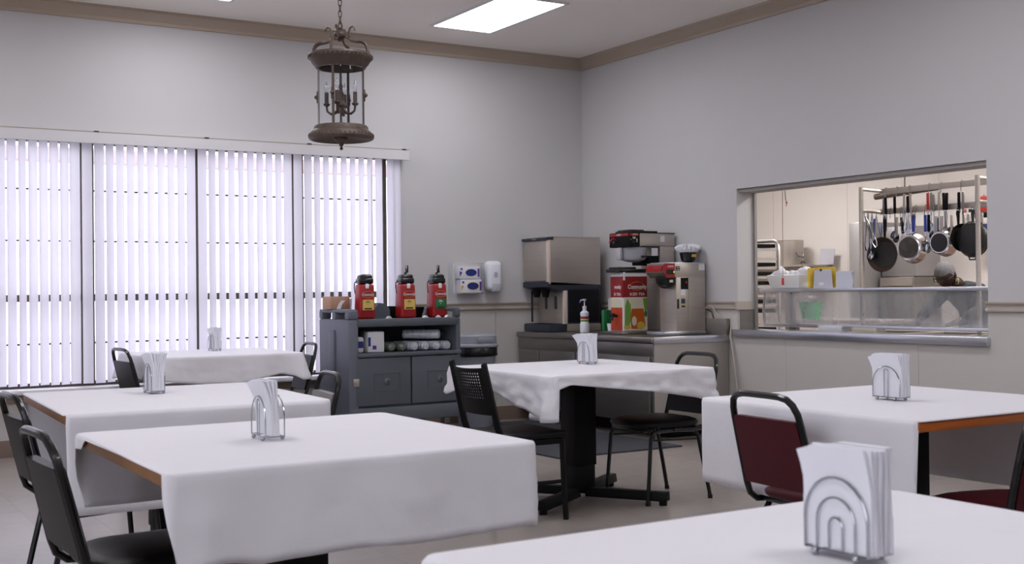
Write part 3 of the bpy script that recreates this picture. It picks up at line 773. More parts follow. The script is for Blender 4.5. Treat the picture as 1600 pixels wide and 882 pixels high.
# air pots
def airpot(x, y, rz, lab, lm, lever, z=.983):
    t = thing('airpot', lab, 'airpot', (x, y, z), rz, 'red airpots on the cart')
    obj('body', box(NB(), -.060, .060, -.070, .070, 0, .275, .020, seg=4, taper=(1.14, 1.04)), RED, t)
    bm = box(NB(), -.058, .058, -.064, .064, .275, .325, .018, seg=3); box(bm, -.052, .052, -.058, .055, .30, .352, .020, seg=3); obj('pump_lid', bm, BLACK, t)
    obj('spout', box(NB(), -.015, .013, -.082, -.06, .238, .278, .007), WHITE, t)
    if lever:
        bm = tube(NB(), [(.0, .0, .34), (0, .0, .37)], .010, 8); box(bm, -.012, .012, -.035, .035, -.008, .010, .005, T(.006, -.018, .395) @ RY(r_(14)) @ RX(r_(58))); obj('pump_lever', bm, BLACK, t)
    else: obj('pump_lever', box(NB(), -.02, .025, -.05, .01, .346, .358, .004), WHITE, t)
    obj('carry_handle', tube(NB(), [(-.066, 0, .30), (-.086, -.01, .285), (-.092, -.02, .25), (-.086, -.025, .20)], .004, 6), BLACKM, t)
    l = obj('label_panel', box(NB(), -.040, .052, -.0765, -.070, .07, .152, .0), lm, t, flat=True)
    text('Community', .028, WHITE, t, FY(.004, -.0750, .192), name='brand_lettering', sx=.74)
    tube_ = tube(NB(), [(.004+.050*math.cos(a), -.0742, .193+.026*math.sin(a)) for a in [2*PI*k/28 for k in range(28)]], .0010, 4, closed=True); obj('oval_outline', tube_, GOLD, t)
    bm = NB()
    for (a, b, z_) in ((-.012, .014, .136), (-.016, .020, .128), (-.004, .004, .112)): box(bm, a, b, -.0778, -.0766, z_, z_+.004)
    obj('label_print', bm, INK if lm is YEL else WHITE, l, flat=True)
    obj('label_bar', box(NB(), -.028, .034, -.078, -.0764, .076, .087), INK, l, flat=True)
    return t
airpot(-2.675, -.80, r_(-6), 'red airpot with yellow label and no raised lever, leftmost of the three', YEL, False)
airpot(-2.315, -.80, r_(-4), 'red airpot with yellow label and raised lever in the middle of the cart', YEL, True)
airpot(-2.03, -.80, r_(-3), 'red airpot with green label at the right end of the cart', GRN, True)
# other things on the cart top
t = tag(obj('cardboard_box', box(NB(), -.085, .085, -.07, .07, 0, .10, .002), CARD, None, (-2.86, -.66, 1.063), r_(5)), 'small brown cardboard box on the left end of the cart', 'box')
bm = NB(); pr = [(-.03, 0), (-.012, 0), (-.002, .04), (.03, .062), (.022, .066), (-.022, .045)]
t = tag(obj('paper_strip', prism(bm, [(-.035, 0), (.0, 0), (.012, .035), (.040, .066), (.005, .066), (-.018, .04)], .002), PAPER, None, (-2.855, -.742, 1.065)), 'curled white paper strip in front of the brown box', 'paper')
bm = NB()
prof = []
for k in range(13): prof += [(.044+.0008*k, .013*k), (.047+.0008*k, .013*k+.006)]
lathe(bm, [(0, 0)]+prof+[(0, .17)], 20); tag(obj('cup_stack', bm, WHITE, None, (-2.755, -.60, .983)), 'stack of white foam cups behind the leftmost airpot', 'cups')
bm = prism(NB(), [(-.07, 0), (.07, 0), (.07, .07), (.04, .115), (-.02, .125), (-.06, .08)], .16, T(0, -.08, 0))
tag(obj('condiment_organizer', bm, PLGREY, None, (-2.525, -.72, .983)), 'rounded grey box between the left and middle airpots', 'organizer')
bm = box(NB(), -.07, .07, -.09, .09, 0, .095, .004); tag(obj('black_caddy', bm, BLACKM, None, (-2.405+.02, -.62, .983)), 'black caddy behind the middle airpot', 'caddy')
bm = NB(); lathe(bm, [(0, 0), (.06, .0), (.085, .085), (.078, .085), (.055, .008), (0, .008)], 20); tag(obj('black_bowl', bm, BLACKM, None, (-2.165, -.66, .983)), 'black bowl between the middle and right airpots', 'bowl')
for (x, y, wh) in ((-2.505, -.90, 'right of the leftmost airpot'), (-2.19, -.92, 'right of the middle airpot'), (-2.085, -.93, 'left of the green labelled airpot'), (-1.985, -.92, 'right of the green labelled airpot')):
    bm = prism(NB(), [(-.022, 0), (.024, 0), (.008, .016), (-.002, .018)], .03); tag(obj('crumpled_napkin', bm, NAPKIN, None, (x, y, .985), random.uniform(-.4, .4)), 'crumpled white napkin scrap on the cart top ' + wh, 'napkin', 'napkin scraps on the cart')
# things on the open shelf
bm = box(NB(), -.07, .07, -.09, .09, 0, .165, .012); t = thing('napkin_pack', 'white wrapped napkin pack with blue print on the cart shelf', 'napkin pack', (-2.66, -.90, .7225), r_(-4))
obj('wrapper', bm, PAPER, t); obj('blue_print', box(NB(), -.066, -.046, -.0925, -.09, .05, .12), NAVY, t, flat=True); obj('blue_print', box(NB(), -.03, .0, -.0925, -.09, .025, .055), PURP, t, flat=True)
bm = box(NB(), -.035, .035, -.08, .08, 0, .125, .018); t = thing('tissue_pack', 'slim crumpled pack with blue print at the left end of the cart shelf', 'tissue pack', (-2.79, -.90, .7225), r_(-8))
obj('wrapper', bm, PAPER, t); obj('blue_print', box(NB(), -.03, .028, -.083, -.0795, .04, .09), NAVY, t, flat=True)
def cuproll(x, y, z, L, r, lab, m=WHITE, rz=0):
    t = thing('cup_sleeve', lab, 'cups', (x, y, z), rz, 'bagged cup sleeves on the cart shelf')
    bm = NB(); prof = [(0, 0), (r*.82, 0)]
    for k in range(8): prof += [(r*.9, .012+L*k/8), (r, .016+L*k/8)]
    prof += [(r*.9, L), (0, L)]
    obj('cups', lathe(bm, prof, 18, T(0, 0, r) @ RX(-PI/2)), m, t)
    obj('plastic_bag', lathe(NB(), [(r*.4, -.03), (r*1.05, -.005), (r*1.12, L*.3), (r*1.06, L*.7), (r*1.1, L), (r*.3, L+.02)], 14, T(0, 0, r) @ RX(-PI/2)), CLEARP, t)
MIXC = mat('lid_mix', lin(120, 124, 112), .5, vary=.3, vscale=30)
cuproll(-2.512, -.95, .724, .22, .037, 'bagged sleeve of dark lids beside the napkin pack', MIXC, r_(8))
cuproll(-2.418, -.95, .724, .22, .037, 'bagged sleeve of dark lids, second from the napkin pack', MIXC, r_(10))
cuproll(-2.318, -.97, .724, .25, .037, 'bagged cup sleeve just right of the dark lid sleeves, end pointing out', WHITE, r_(15))
cuproll(-2.218, -.97, .724, .26, .037, 'bagged cup sleeve third from the right end of the cart shelf', WHITE, r_(17))
cuproll(-2.122, -.975, .724, .26, .036, 'bagged cup sleeve second from the right on the cart shelf', WHITE, r_(18))
cuproll(-2.028, -.98, .724, .26, .036, 'bagged cup sleeve at the right end of the cart shelf', WHITE, r_(19))
cuproll(-2.09, -.95, .812, .30, .038, 'bagged cup sleeve lying on top of the others', WHITE, r_(48))

# ================================================================== BIN
t = thing('trash_can', 'tall grey trash can with dome lid and black bag beside the cart', 'trash can', (-1.425, -.36, 0))
obj('body', lathe(NB(), [(0, 0), (.145, 0), (.15, .02), (.185, .70), (.178, .70), (.14, .03), (0, .03)], 32), BINGREY, t)
obj('bag_cuff', lathe(NB(), [(.187, .715), (.198, .70), (.196, .66), (.201, .63), (.190, .625), (.187, .70)], 40), BAG, t, ang=3)
obj('lid', lathe(NB(), [(.204, .705), (.208, .712), (.206, .725), (.194, .735), (.188, .80), (.170, .815), (0, .825)], 36), BINGREY, t)
obj('lid_flap', box(NB(), -.08, .08, -.010, .0, .745, .79, .003, T(0, -.185, 0)), BINGREY, t)

# ================================================================== WALL DISPENSERS
t = thing('glove_box_holder', 'clear wall holder with two glove boxes', 'glove holder', (-1.335, 0, 0))
HX = .158
bm = NB()
for x in (-HX, HX): box(bm, x-.002, x+.002, -.10, -.001, 1.172, 1.45)
box(bm, -HX, HX, -.102, -.001, 1.170, 1.175); obj('side_walls', bm, CLEARP, t, flat=True)
bm = NB(); 
for q in ((-HX, -HX+.018, 1.17, 1.45), (HX-.03, HX-.012, 1.17, 1.45), (-HX, HX, 1.17, 1.182), (-HX, HX, 1.44, 1.45)): box(bm, q[0], q[1], -.106, -.102, q[2], q[3])
obj('front_frame', bm, glass('frost_clear', (.97, .97, .98, 1), .85, .2), t, flat=True)
for nm, x0, x1, z0, z1, oc in (('upper', -.09, .12, 1.305, 1.42, NAVY), ('lower', -.075, .14, 1.18, 1.30, NAVY)):
    g = thing('glove_box', f'{nm} white glove box with a blue oval opening in the wall holder', 'glove box', (-1.335, 0, 0), 0, 'glove boxes')
    obj('carton', box(NB(), x0, x1, -.095, -.004, z0, z1, .002), PAPER, g)
    cx, cz = (x0+x1)/2+.015, (z0+z1)/2; 
    obj('oval_opening', prism(NB(), [(cx+.058*math.cos(a), cz+.032*math.sin(a)) for a in [2*PI*k/20 for k in range(20)]], .002, T(0, -.098, 0)), oc, g)
    if nm == 'lower': obj('gold_rim', tube(NB(), [(cx+.060*math.cos(a), -.0975, cz+.034*math.sin(a)) for a in [2*PI*k/20 for k in range(20)]], .0022, 5, closed=True), GOLD, g)
    obj('purple_corner', prism(NB(), [(x0+.002, z0+.02), (x0+.03, z0+.06), (x0+.002, z0+.07)], .002, T(0, -.097, 0)), PURP if nm == 'upper' else GOLD, g, flat=True)
    obj('purple_band', box(NB(), x1-.022, x1-.004, -.0975, -.095, z0+.02, z1-.02, 0), PURP, g, flat=True)
    obj('size_mark', box(NB(), x0+.012, x0+.032, -.0972, -.095, z1-.036, z1-.016), PURP, g, flat=True)
t = thing('soap_dispenser', 'white wall-mounted soap dispenser beside the glove boxes', 'soap dispenser', (-1.05, 0, 0))
bm = NB(); box(bm, -.078, .078, -.105, -.002, 1.20, 1.468, .038, seg=5); obj('cover', bm, WHITE, t, ang=1)
obj('push_bar', box(NB(), -.04, .045, -.125, -.06, 1.185, 1.262, .010, seg=3), FUNNEL, t)
obj('level_window', prism(NB(), [(.0+.022*math.cos(a), 1.335+(.035 if math.sin(a) > 0 else .02)*math.sin(a)) for a in [2*PI*k/16 for k in range(16)]], .003, T(0, -.108, 0)), FUNNEL, t)
# loose grey cable on the window wall near the dispensers is not shown

# ================================================================== STAINLESS COUNTER
t = thing('steel_counter', 'stainless steel cabinet counter in the corner under the drink machines', 'counter', (0, 0, 0))
KX0, KY_0, KY_1 = -.81, -2.09, -.06
obj('worktop', box(box(NB(), KX0, -.012, KY_0, KY_1, .785, .812, .010), KX0-.004, KX0+.03, KY_0, KY_1, .765, .815, .012, seg=3), STEELD, t)
obj('worktop_end', box(NB(), KX0+.01, -.012, KY_0-.006, KY_0+.006, .762, .815, .003), STEELL, t)
obj('backsplash', box(box(NB(), -.03, -.012, KY_0, KY_1, .81, .945, .003), -.05, -.012, KY_0-.002, KY_0+.0, .81, .945), STEELD, t)
obj('carcass', box(NB(), KX0+.03, -.02, KY_0+.02, KY_1, .13, .785, .003), STEELD, t)
obj('side_panel', box(NB(), KX0+.025, -.02, KY_0+.010, KY_0+.02, .10, .764), mat('satin_steel', lin(188, 184, 180), .42, metal=.9, vary=.05), t, flat=True)
obj('fascia', box(NB(), KX0+.018, KX0+.03, KY_0+.02, KY_1, .665, .764, .002), STEELD, t)
for a, b in ((-.42, -.085), (-1.0, -.43), (-2.035, -1.01)):
    d = obj('door', box(NB(), KX0+.012, KX0+.028, a, b, .145, .655, .003), STEELD, t)
    obj('door_edge', box(NB(), KX0+.009, KX0+.013, a, a+.008, .15, .65), STEELL, d, flat=True)
for x in (KX0+.1, -.12):
    for y in (KY_0+.08, -1.1, KY_1-.1):
        obj('foot', cyl(NB(), .022, 0, .13, 14, T(x, y, 0)), STEELD, t)
obj('gap_shade_fill', box(NB(), KX0+.25, -.05, KY_0+.1, KY_1-.05, .015, .13), BLACKM, t, flat=True)  # black fill that paints in the shade of the open gap below
tag(obj('foam_cup', lathe(NB(), [(0, 0), (.035, 0), (.048, .12), (.045, .12), (.033, .004), (0, .004)], 18, T(0, 0, .048) @ RZ(-.9) @ RY(PI/2)), WHITE, None, (-.82, -.30, 0)), 'white foam cup lying on the floor under the steel counter', 'cup')
tag(obj('floor_mat', prism(NB(), [(0, 0), (1.12, .0), (1.12, .012), (0, .012)], 2.2, I4), MATRUG, None, (-1.95, -2.46, 0), 0), 'dark rubber floor mat in front of the steel counter', 'mat')

# ice machine
t = thing('ice_dispenser', 'stainless steel ice dispenser with a black base at the left of the counter', 'ice machine', (0, 0, 0))
X0, X1, Y0, Y1 = -.70, -.125, -.455, -.03
obj('housing', box(NB(), X0+.008, X1, Y0, Y1, 1.235, 1.672, .006), STEEL, t)
obj('front_panel', box(NB(), X0-.006, X0+.01, Y0+.03, Y1, 1.275, 1.655, .012, seg=3), STEEL, t)
obj('corner_strip', box(NB(), X0-.004, X0+.02, Y0-.003, Y0+.045, 1.255, 1.66, .003), mat('pale_strip', lin(206, 190, 178), .4), t)
obj('top_visor', prism(NB(), [(X0-.02, 1.652), (X0+.05, 1.652), (X0+.05, 1.682), (X0-.02, 1.674)], Y1-Y0+.01, T(0, Y0-.005, 0)), ICEBLK, t)
obj('top_cap', box(NB(), X0+.03, X1, Y0, Y1, 1.67, 1.684, .004), STEEL, t)
text('Scotsman', .020, STEELL, t, FX(X0-.021, (Y0+Y1)/2, 1.664), name='brand_lettering')
obj('chin', prism(NB(), [(X0-.012, 1.225), (X0-.012, 1.27), (X1, 1.24), (X1, 1.215), (X0+.30, 1.205), (X0+.12, 1.185)], Y1-Y0, T(0, Y0, 0)), ICEBLK, t)
for y in (Y0+.15, Y0+.30):
    obj('chute', lathe(NB(), [(0, 1.13), (.028, 1.13), (.034, 1.16), (.048, 1.205), (0, 1.21)], 16, T(X0+.06, y, 0)), BLACKM, t)
obj('dispense_lever', tube(NB(), [(X0+.045, Y0+.36, 1.19), (X0+.045, Y0+.36, .90)], .010, 8), BLACK, t)
obj('splash_panel', box(NB(), X0+.165, X0+.18, Y0+.01, Y1, .885, 1.21), STEEL, t, flat=True)
for y in (Y0+.14, Y0+.30): obj('vent_slot', box(NB(), X0+.158, X0+.166, y-.016, y+.016, 1.02, 1.14, .003), ICEBLK, t)
obj('lower_body', box(NB(), X0+.19, X1-.004, Y0+.006, Y1, .885, 1.22, .004), ICEBLK, t)
obj('corner_strip', box(NB(), X0+.16, X0+.20, Y0-.001, Y0+.03, .885, 1.19, .002), mat('pale_strip', lin(206, 190, 178), .4), t)
bm = NB()
for k in range(22): box(bm, X0+.215, X1-.02, Y0-.002, Y0+.006, .905+.0135*k, .911+.0135*k)
o = obj('louvre', bm, BLACKM, t, flat=True); o['kind'] = 'stuff'
obj('drip_tray', box(NB(), X0-.005, X0+.20, Y0+.01, Y1, .815, .885, .006), ICEBLK, t)
bm = NB()
for k in range(16): box(bm, X0+.0, X0+.19, Y0+.025+.024*k, Y0+.031+.024*k, .884, .888)
o = obj('tray_grille', bm, BLACKM, t, flat=True); o['kind'] = 'stuff'
obj('plinth', box(NB(), X0+.20, X1, Y0+.004, Y1, .815, .884, .003), STEEL, t)

# sanitizer bottle
t = thing('sanitizer_bottle', 'white pump bottle with a coloured label in front of the ice dispenser', 'bottle', (-.55, -.795, .8155), r_(10))
obj('bottle', lathe(NB(), [(0, 0), (.042, 0), (.046, .01), (.046, .075), (.040, .09), (.040, .15), (.044, .165), (.042, .178), (.020, .195), (.017, .21), (0, .21)], 24, sx=1, sy=.8), WHITE, t)
obj('collar', cyl(NB(), .018, .208, .235, 16), WHITE, t)
obj('pump_head', box(tube(NB(), [(0, 0, .23), (0, 0, .285), (-.01, 0, .292), (-.045, .0, .286), (-.052, 0, .274)], .0055, 8), -.02, .016, -.009, .009, .284, .297, .004), WHITE, t)
obj('tip', cyl(NB(), .009, .262, .280, 10, T(-.054, 0, 0)), PURP, t)
for q, (a, b, m_) in enumerate(((.098, .110, GRN), (.110, .122, YEL), (.122, .136, DKRED), (.136, .144, PURP))):
    obj('label_band', lathe(NB(), [(.0405, a), (.0412, a+.001), (.0412, b-.001), (.0405, b)], 24, sx=1, sy=.8), m_, t)

# iced tea urn
t = thing('iced_tea_urn', 'tall iced tea urn with red wrap and black lid between the machines', 'tea urn', (0, 0, 0))
X0, X1, Y0, Y1 = -.565, -.305, -1.385, -1.205
obj('body', box(NB(), X0, X1, Y0, Y1, .838, 1.335, .012), PAPER, t)
obj('lid', box(box(NB(), X0-.04, X1+.03, Y0-.01, Y1+.01, 1.338, 1.368, .008), X0-.03, X1-.10, Y0+.02, Y1-.02, 1.365, 1.385, .006), BLACK, t)
obj('collar', box(NB(), X0+.005, X1-.005, Y0+.005, Y1-.005, 1.31, 1.345), STEELD, t, flat=True)
e = .0015
for nm, z0, z1, m_ in (('red_wrap', 1.12, 1.31, DKRED),):
    obj(nm, box(NB(), X0-e, X1+e, Y0-e, Y1+e, z0, z1, .010), m_, t)
text('Community', .052, PAPER, t, FY((X0+X1)/2+.02, Y0-.0025, 1.215), name='brand_lettering', sx=.8)
text('ICED TEA', .034, PAPER, t, FY((X0+X1)/2+.02, Y0-.0025, 1.152), sx=1.1)
text('munity', .045, PAPER, t, FX(X0-.0025, (Y0+Y1)/2-.02, 1.215), name='brand_lettering', sx=.75)
text('D TEA', .034, PAPER, t, FX(X0-.0025, (Y0+Y1)/2-.015, 1.152), sx=1.0)
obj('oval_outline', tube(NB(), [((X0+X1)/2+.02+.072*math.cos(a), Y0-.003, 1.222+.035*math.sin(a)) for a in [2*PI*k/30 for k in range(30)]], .0015, 4, closed=True), GOLD, t)
# printed picture on the -y face: green leaf band, tea glass, lemon
LG = mat('leaf_green', lin(110, 150, 60), .5); TEA = mat('tea_amber', lin(180, 84, 22), .4, vary=.2, vscale=25); LEM = mat('lemon_gold', lin(196, 164, 72), .5); CREAM = mat('cream_print', lin(206, 200, 176), .6)
def disc(cx, cz, rx, rz_, y, n=20, a0=0): return prism(NB(), [(cx+rx*math.cos(a), cz+rz_*math.sin(a)) for a in [a0+2*PI*k/n for k in range(n)]], .001, T(0, y, 0))
obj('print_ground', box(NB(), X0+.012, X1-.005, Y0-.0012, Y0, .845, 1.12), CREAM, t, flat=True)
obj('leaf_print', prism(NB(), [(X0+.015, .88), (X0+.06, .875), (X0+.085, .95), (X0+.08, 1.06), (X0+.045, 1.115), (X0+.02, 1.05)], .001, T(0, Y0-.0022, 0)), LG, t)
obj('leaf_print', prism(NB(), [(X1-.05, 1.118), (X1-.006, 1.118), (X1-.006, 1.02), (X1-.03, 1.0)], .001, T(0, Y0-.0022, 0)), LG, t)
obj('leaf_print', disc(X1-.022, .985, .015, .028, Y0-.0022), GRN, t)
obj('tea_glass_print', prism(NB(), [(X0+.085, .86), (X0+.165, .855), (X0+.235, .88), (X0+.215, 1.03), (X0+.09, 1.03), (X0+.075, .94)], .001, T(0, Y0-.0028, 0)), TEA, t)
obj('ice_print', disc(X0+.115, .925, .026, .04, Y0-.0034), CREAM, t)
obj('lemon_print', disc(X0+.185, .885, .042, .036, Y0-.0036), LEM, t)
obj('lemon_print', disc(X0+.04, .872, .035, .018, Y0-.0036), LEM, t)
obj('side_print', box(NB(), X0-.0012, X0, Y0+.01, Y1-.01, .845, 1.04), mat('tea_red_print', lin(176, 60, 30), .5, vary=.5, vscale=22), t, flat=True)
obj('side_print', box(NB(), X0-.0012, X0, Y0+.01, Y1-.01, 1.04, 1.12), CREAM, t, flat=True)
obj('spigot', box(tube(NB(), [(X0, -1.30, .97), (X0-.05, -1.30, .97), (X0-.055, -1.30, .93)], .012, 8), X0-.075, X0-.03, -1.315, -1.285, .965, .995, .005), BLACK, t)
obj('lid_handle', tube(NB(), [(X0-.035, -1.33, 1.325), (X0-.06, -1.29, 1.325), (X0-.035, -1.25, 1.325)], .004, 6), CHROME, t)
obj('side_latch', box(NB(), X0+.0, X0+.022, Y0-.008, Y0, 1.27, 1.345, .005), PAPER, t)

# tea brewer behind / above
t = thing('tea_brewer', 'tall stainless tea brewer with black control head and grey funnel', 'tea brewer', (0, 0, 0))
X0, X1, Y0, Y1 = -.52, -.03, -1.42, -1.14
obj('head', box(NB(), X0+.11, X1, Y0, Y1, 1.562, 1.672, .004), STEEL, t)
obj('top_plate', box(NB(), X0+.10, X1+.005, Y0-.004, Y1, 1.671, 1.678), BLACKM, t, flat=True)
obj('control_head', box(NB(), X0, X0+.115, Y0-.004, Y1+.004, 1.553, 1.678, .008), BLACKM, t)
obj('red_badge', box(box(NB(), X0+.005, X0+.10, Y0-.007, Y0-.003, 1.648, 1.670, .001), X0-.003, X0, Y0+.01, Y1-.01, 1.648, 1.670, .001), RED, t)
text('CURTIS', .016, PAPER, t, FY(X0+.058, Y0-.0075, 1.659), name='brand_lettering')
text('CURTIS', .018, PAPER, t, FX(X0-.0045, (Y0+Y1)/2, 1.659), name='brand_lettering')
obj('display', box(NB(), X0+.036, X0+.064, Y0-.007, Y0-.003, 1.622, 1.640), mat('display_cream', lin(200, 196, 150), .4), t, flat=True)
for x, z, m_ in ((.075, 1.616, PAPER), (.075, 1.600, PAPER), (.012, 1.615, STEELD), (.034, 1.605, ICEBLK), (.050, 1.605, ICEBLK), (.034, 1.590, ICEBLK), (.050, 1.590, ICEBLK)):
    obj('button', box(NB(), X0+x, X0+x+.009, Y0-.0075, Y0-.003, z-.004, z+.008, .001), m_, t)
obj('tray_lid', box(box(NB(), X0+.04, X0+.33, Y0+.03, Y1-.03, 1.678, 1.694, .004), X0+.05, X0+.20, Y0+.05, Y1-.05, 1.692, 1.704, .004), BLACK, t)
obj('tap', tube(NB(), [(X0, Y1-.11, 1.600), (X0-.035, Y1-.11, 1.602), (X0-.04, Y1-.11, 1.585)], .006, 8), CHROME, t)
obj('tap_lever', tube(NB(), [(X0-.02, Y1-.11, 1.625), (X0-.045, Y1-.11, 1.63), (X0-.075, Y1-.10, 1.595)], .007, 6), RED, t)
obj('funnel', lathe(NB(), [(0, 1.425), (.05, 1.43), (.10, 1.445), (.112, 1.46), (.122, 1.55), (0, 1.552)], 28, T(X0+.145, (Y0+Y1)/2, 0)), FUNNEL, t)
obj('funnel_handle', box(NB(), X0-.012, X0+.02, -1.305, -1.255, 1.445, 1.55, .008), FUNNEL, t)
obj('funnel_badge', box(NB(), X0+.14, X0+.205, Y0+.010, Y0+.016, 1.463, 1.480), INK, t, flat=True)
obj('label_plate', box(NB(), X0+.245, X0+.31, Y0+.004, Y0+.012, 1.48, 1.545), PAPER, t, flat=True)
obj('column', box(NB(), X0+.335, X1, Y0+.004, Y1-.004, .84, 1.562, .004), STEEL, t)
obj('column_guard', box(NB(), X0+.225, X0+.335, Y0+.02, Y1-.02, 1.40, 1.48, .005), BLACKM, t)
obj('serial_label', box(NB(), X0+.335, X0+.38, Y0-.0025, Y0, 1.60, 1.652), PAPER, t, flat=True)
obj('base_tray', box(NB(), X0-.09, X1, Y0-.01, Y1+.02, .815, .838, .004), STEELD, t)

# coffee brewer
t = thing('coffee_brewer', 'stainless coffee brewer with red control panel at the right of the counter', 'coffee brewer', (0, 0, 0))
X0, X1, Y0, Y1 = -.46, -.035, -1.82, -1.60
obj('head', box(NB(), X0+.10, X1, Y0, Y1, 1.29, 1.405, .003), STEEL, t)
obj('top_plate', box(NB(), X0+.02, X1+.002, Y0-.002, Y1, 1.402, 1.412, .002), STEELL, t)
obj('front_slope', prism(NB(), [(X0-.01, 1.405), (X0+.10, 1.405), (X0+.10, 1.29), (X0+.02, 1.285), (X0-.025, 1.33)], Y1-Y0, T(0, Y0, 0)), STEELD, t)
cp = obj('control_panel', prism(NB(), [(X0-.008, 1.403), (X0+.10, 1.403), (X0+.10, 1.29), (X0+.02, 1.288), (X0-.025, 1.335)], .004, T(0, Y0-.005, 0)), RED, t)
obj('control_panel', box(NB(), X0-.030, X0-.018, Y0+.01, Y1-.01, 1.335, 1.39, .002), RED, t)
obj('display', box(NB(), X0+.012, X0+.082, Y0-.008, Y0-.004, 1.312, 1.355), INK, t, flat=True)
obj('indicator_light', lathe(NB(), [(0, 0), (.006, 0), (.006, .003), (0, .004)], 10, T(X0+.088, Y0-.006, 1.332) @ RX(PI/2)), mat('green_lamp', lin(120, 220, 90), .4, emit=(lin(120, 240, 90), 1.2)), t)
text('CURTIS', .018, PAPER, t, FY(X0+.055, Y0-.0056, 1.378), name='brand_lettering')
obj('rating_plate', box(NB(), X0+.112, X0+.155, Y0-.002, Y0, 1.345, 1.38), INK, t, flat=True)
for z_ in (1.352, 1.368): obj('plate_line', box(NB(), X0+.120, X0+.148, Y0-.003, Y0-.002, z_, z_+.004), PAPER, t, flat=True)
obj('serial_label', box(NB(), X1-.068, X1-.004, Y0-.002, Y0, 1.348, 1.398), PAPER, t, flat=True)
obj('side_panel', box(NB(), X0+.245, X1, Y0, Y0+.006, .842, 1.29, .001), STEEL, t, flat=True)
obj('column', box(NB(), X0+.12, X1, Y0+.006, Y1, .84, 1.29, .003), STEEL, t)
obj('brew_basket', lathe(NB(), [(0, 1.195), (.03, 1.198), (.065, 1.215), (.082, 1.235), (.088, 1.283), (0, 1.285)], 24, T(X0+.085, (Y0+Y1)/2-.02, 0)), BLACK, t)
obj('basket_label', box(NB(), X0+.045, X0+.08, Y0-.004, Y0-.001, 1.248, 1.268, 0), CREAM, t, flat=True)
obj('splash_guard', box(NB(), X0+.17, X0+.245, Y0+.001, Y0+.006, 1.19, 1.285), BLACKM, t, flat=True)
obj('red_lamp', box(NB(), X0+.215, X0+.23, Y0-.004, Y0+.002, 1.238, 1.255, .003), RED, t)
for z, h, m_ in ((1.165, .05, PAPER), (1.10, .062, PAPER), (1.055, .040, PAPER)):
    l = obj('warning_label', box(NB(), X0+.165, X0+.215, Y0+.003, Y0+.006, z-h/2, z+h/2), m_, t, flat=True)
    if z < 1.15: obj('label_stripe', box(NB(), X0+.167, X0+.213, Y0+.001, Y0+.003, z+h/2-.014, z+h/2-.003), GOLD, l, flat=True); obj('label_picture', box(NB(), X0+.169, X0+.211, Y0+.001, Y0+.003, z-h/2+.004, z+h/2-.018), ICEBLK, l, flat=True)
obj('base_tray', box(NB(), X0-.02, X1+.0, Y0-.014, Y1+.01, .816, .842, .004), STEELL, t)
obj('hatch_switch', box(NB(), X0+.128, X0+.146, Y0+.0, Y0+.006, 1.03, 1.11, .002), INK, t)

# filter basket on top
t = thing('filter_basket', 'black brew basket full of white ruffled filters on top of the coffee brewer', 'filter basket', (-.115, -1.70, 1.414))
obj('basket', lathe(NB(), [(0, 0), (.035, .0), (.055, .012), (.062, .03), (.074, .088), (.068, .09), (0, .07)], 24), BLACK, t)
obj('basket_label', box(NB(), -.018, .026, -.074, -.068, .045, .068), GOLD, t, flat=True)
bm = NB(); n = 72; rg = []
for r, z, a in ((.055, .07, 0), (.075, .088, .004), (.098, .110, .008), (.102, .128, .010), (.085, .142, .008), (.05, .150, .008), (.02, .156, .003)):
    rg.append([bm.verts.new(((r+a*math.cos(k*PI*.5))*math.cos(2*PI*k/n), (r+a*math.cos(k*PI*.5))*math.sin(2*PI*k/n), z+a*.8*math.sin(k*1.9))) for k in range(n)])
for a, b in zip(rg, rg[1:]):
    for k in range(n): bm.faces.new((a[k], a[(k+1) % n], b[(k+1) % n], b[k]))
obj('paper_filters', bm, NAPKIN, t, ang=.5)
# dark grinder-like things and green packs between ice machine and urn
bm = NB(); box(bm, -.05, .05, -.02, .02, 0, .20, .004); tag(obj('green_carton', bm, GRN, None, (-.45, -1.0, .8155), 0), 'green carton standing between the ice dispenser and the tea urn', 'carton')
text('T', .03, INK, bpy.data.objects['green_carton'], FY(-.01, -.0215, .18))
tag(obj('white_cup', lathe(NB(), [(0, 0), (.024, 0), (.034, .085), (.031, .085), (.022, .004), (0, .004)], 18), WHITE, None, (-.50, -1.12, .8155)), 'white cup in front of the green carton', 'cup')
bm = box(NB(), -.05, .05, -.04, .04, 0, .30, .01); tag(obj('coffee_bag', bm, mat('white_bag', lin(190, 186, 184), .6), None, (-.22, -.80, .8155), .1), 'tall pale bag standing behind the green carton', 'bag')
bm = box(NB(), -.015, .015, -.05, .05, 0, .36, .004); tag(obj('red_folder', bm, mat('dark_maroon', lin(104, 32, 38), .5), None, (-.33, -1.02, .8155), .1), 'dark red upright packet behind the green carton', 'packet')
bm = NB(); box(bm, -.03, .03, -.03, .03, 0, .12, .01); cyl(bm, .022, .12, .15, 12); tag(obj('black_tap_body', bm, BLACKM, None, (-.042, -.92, 1.12)), 'black valve on the wall behind the green carton', 'valve')
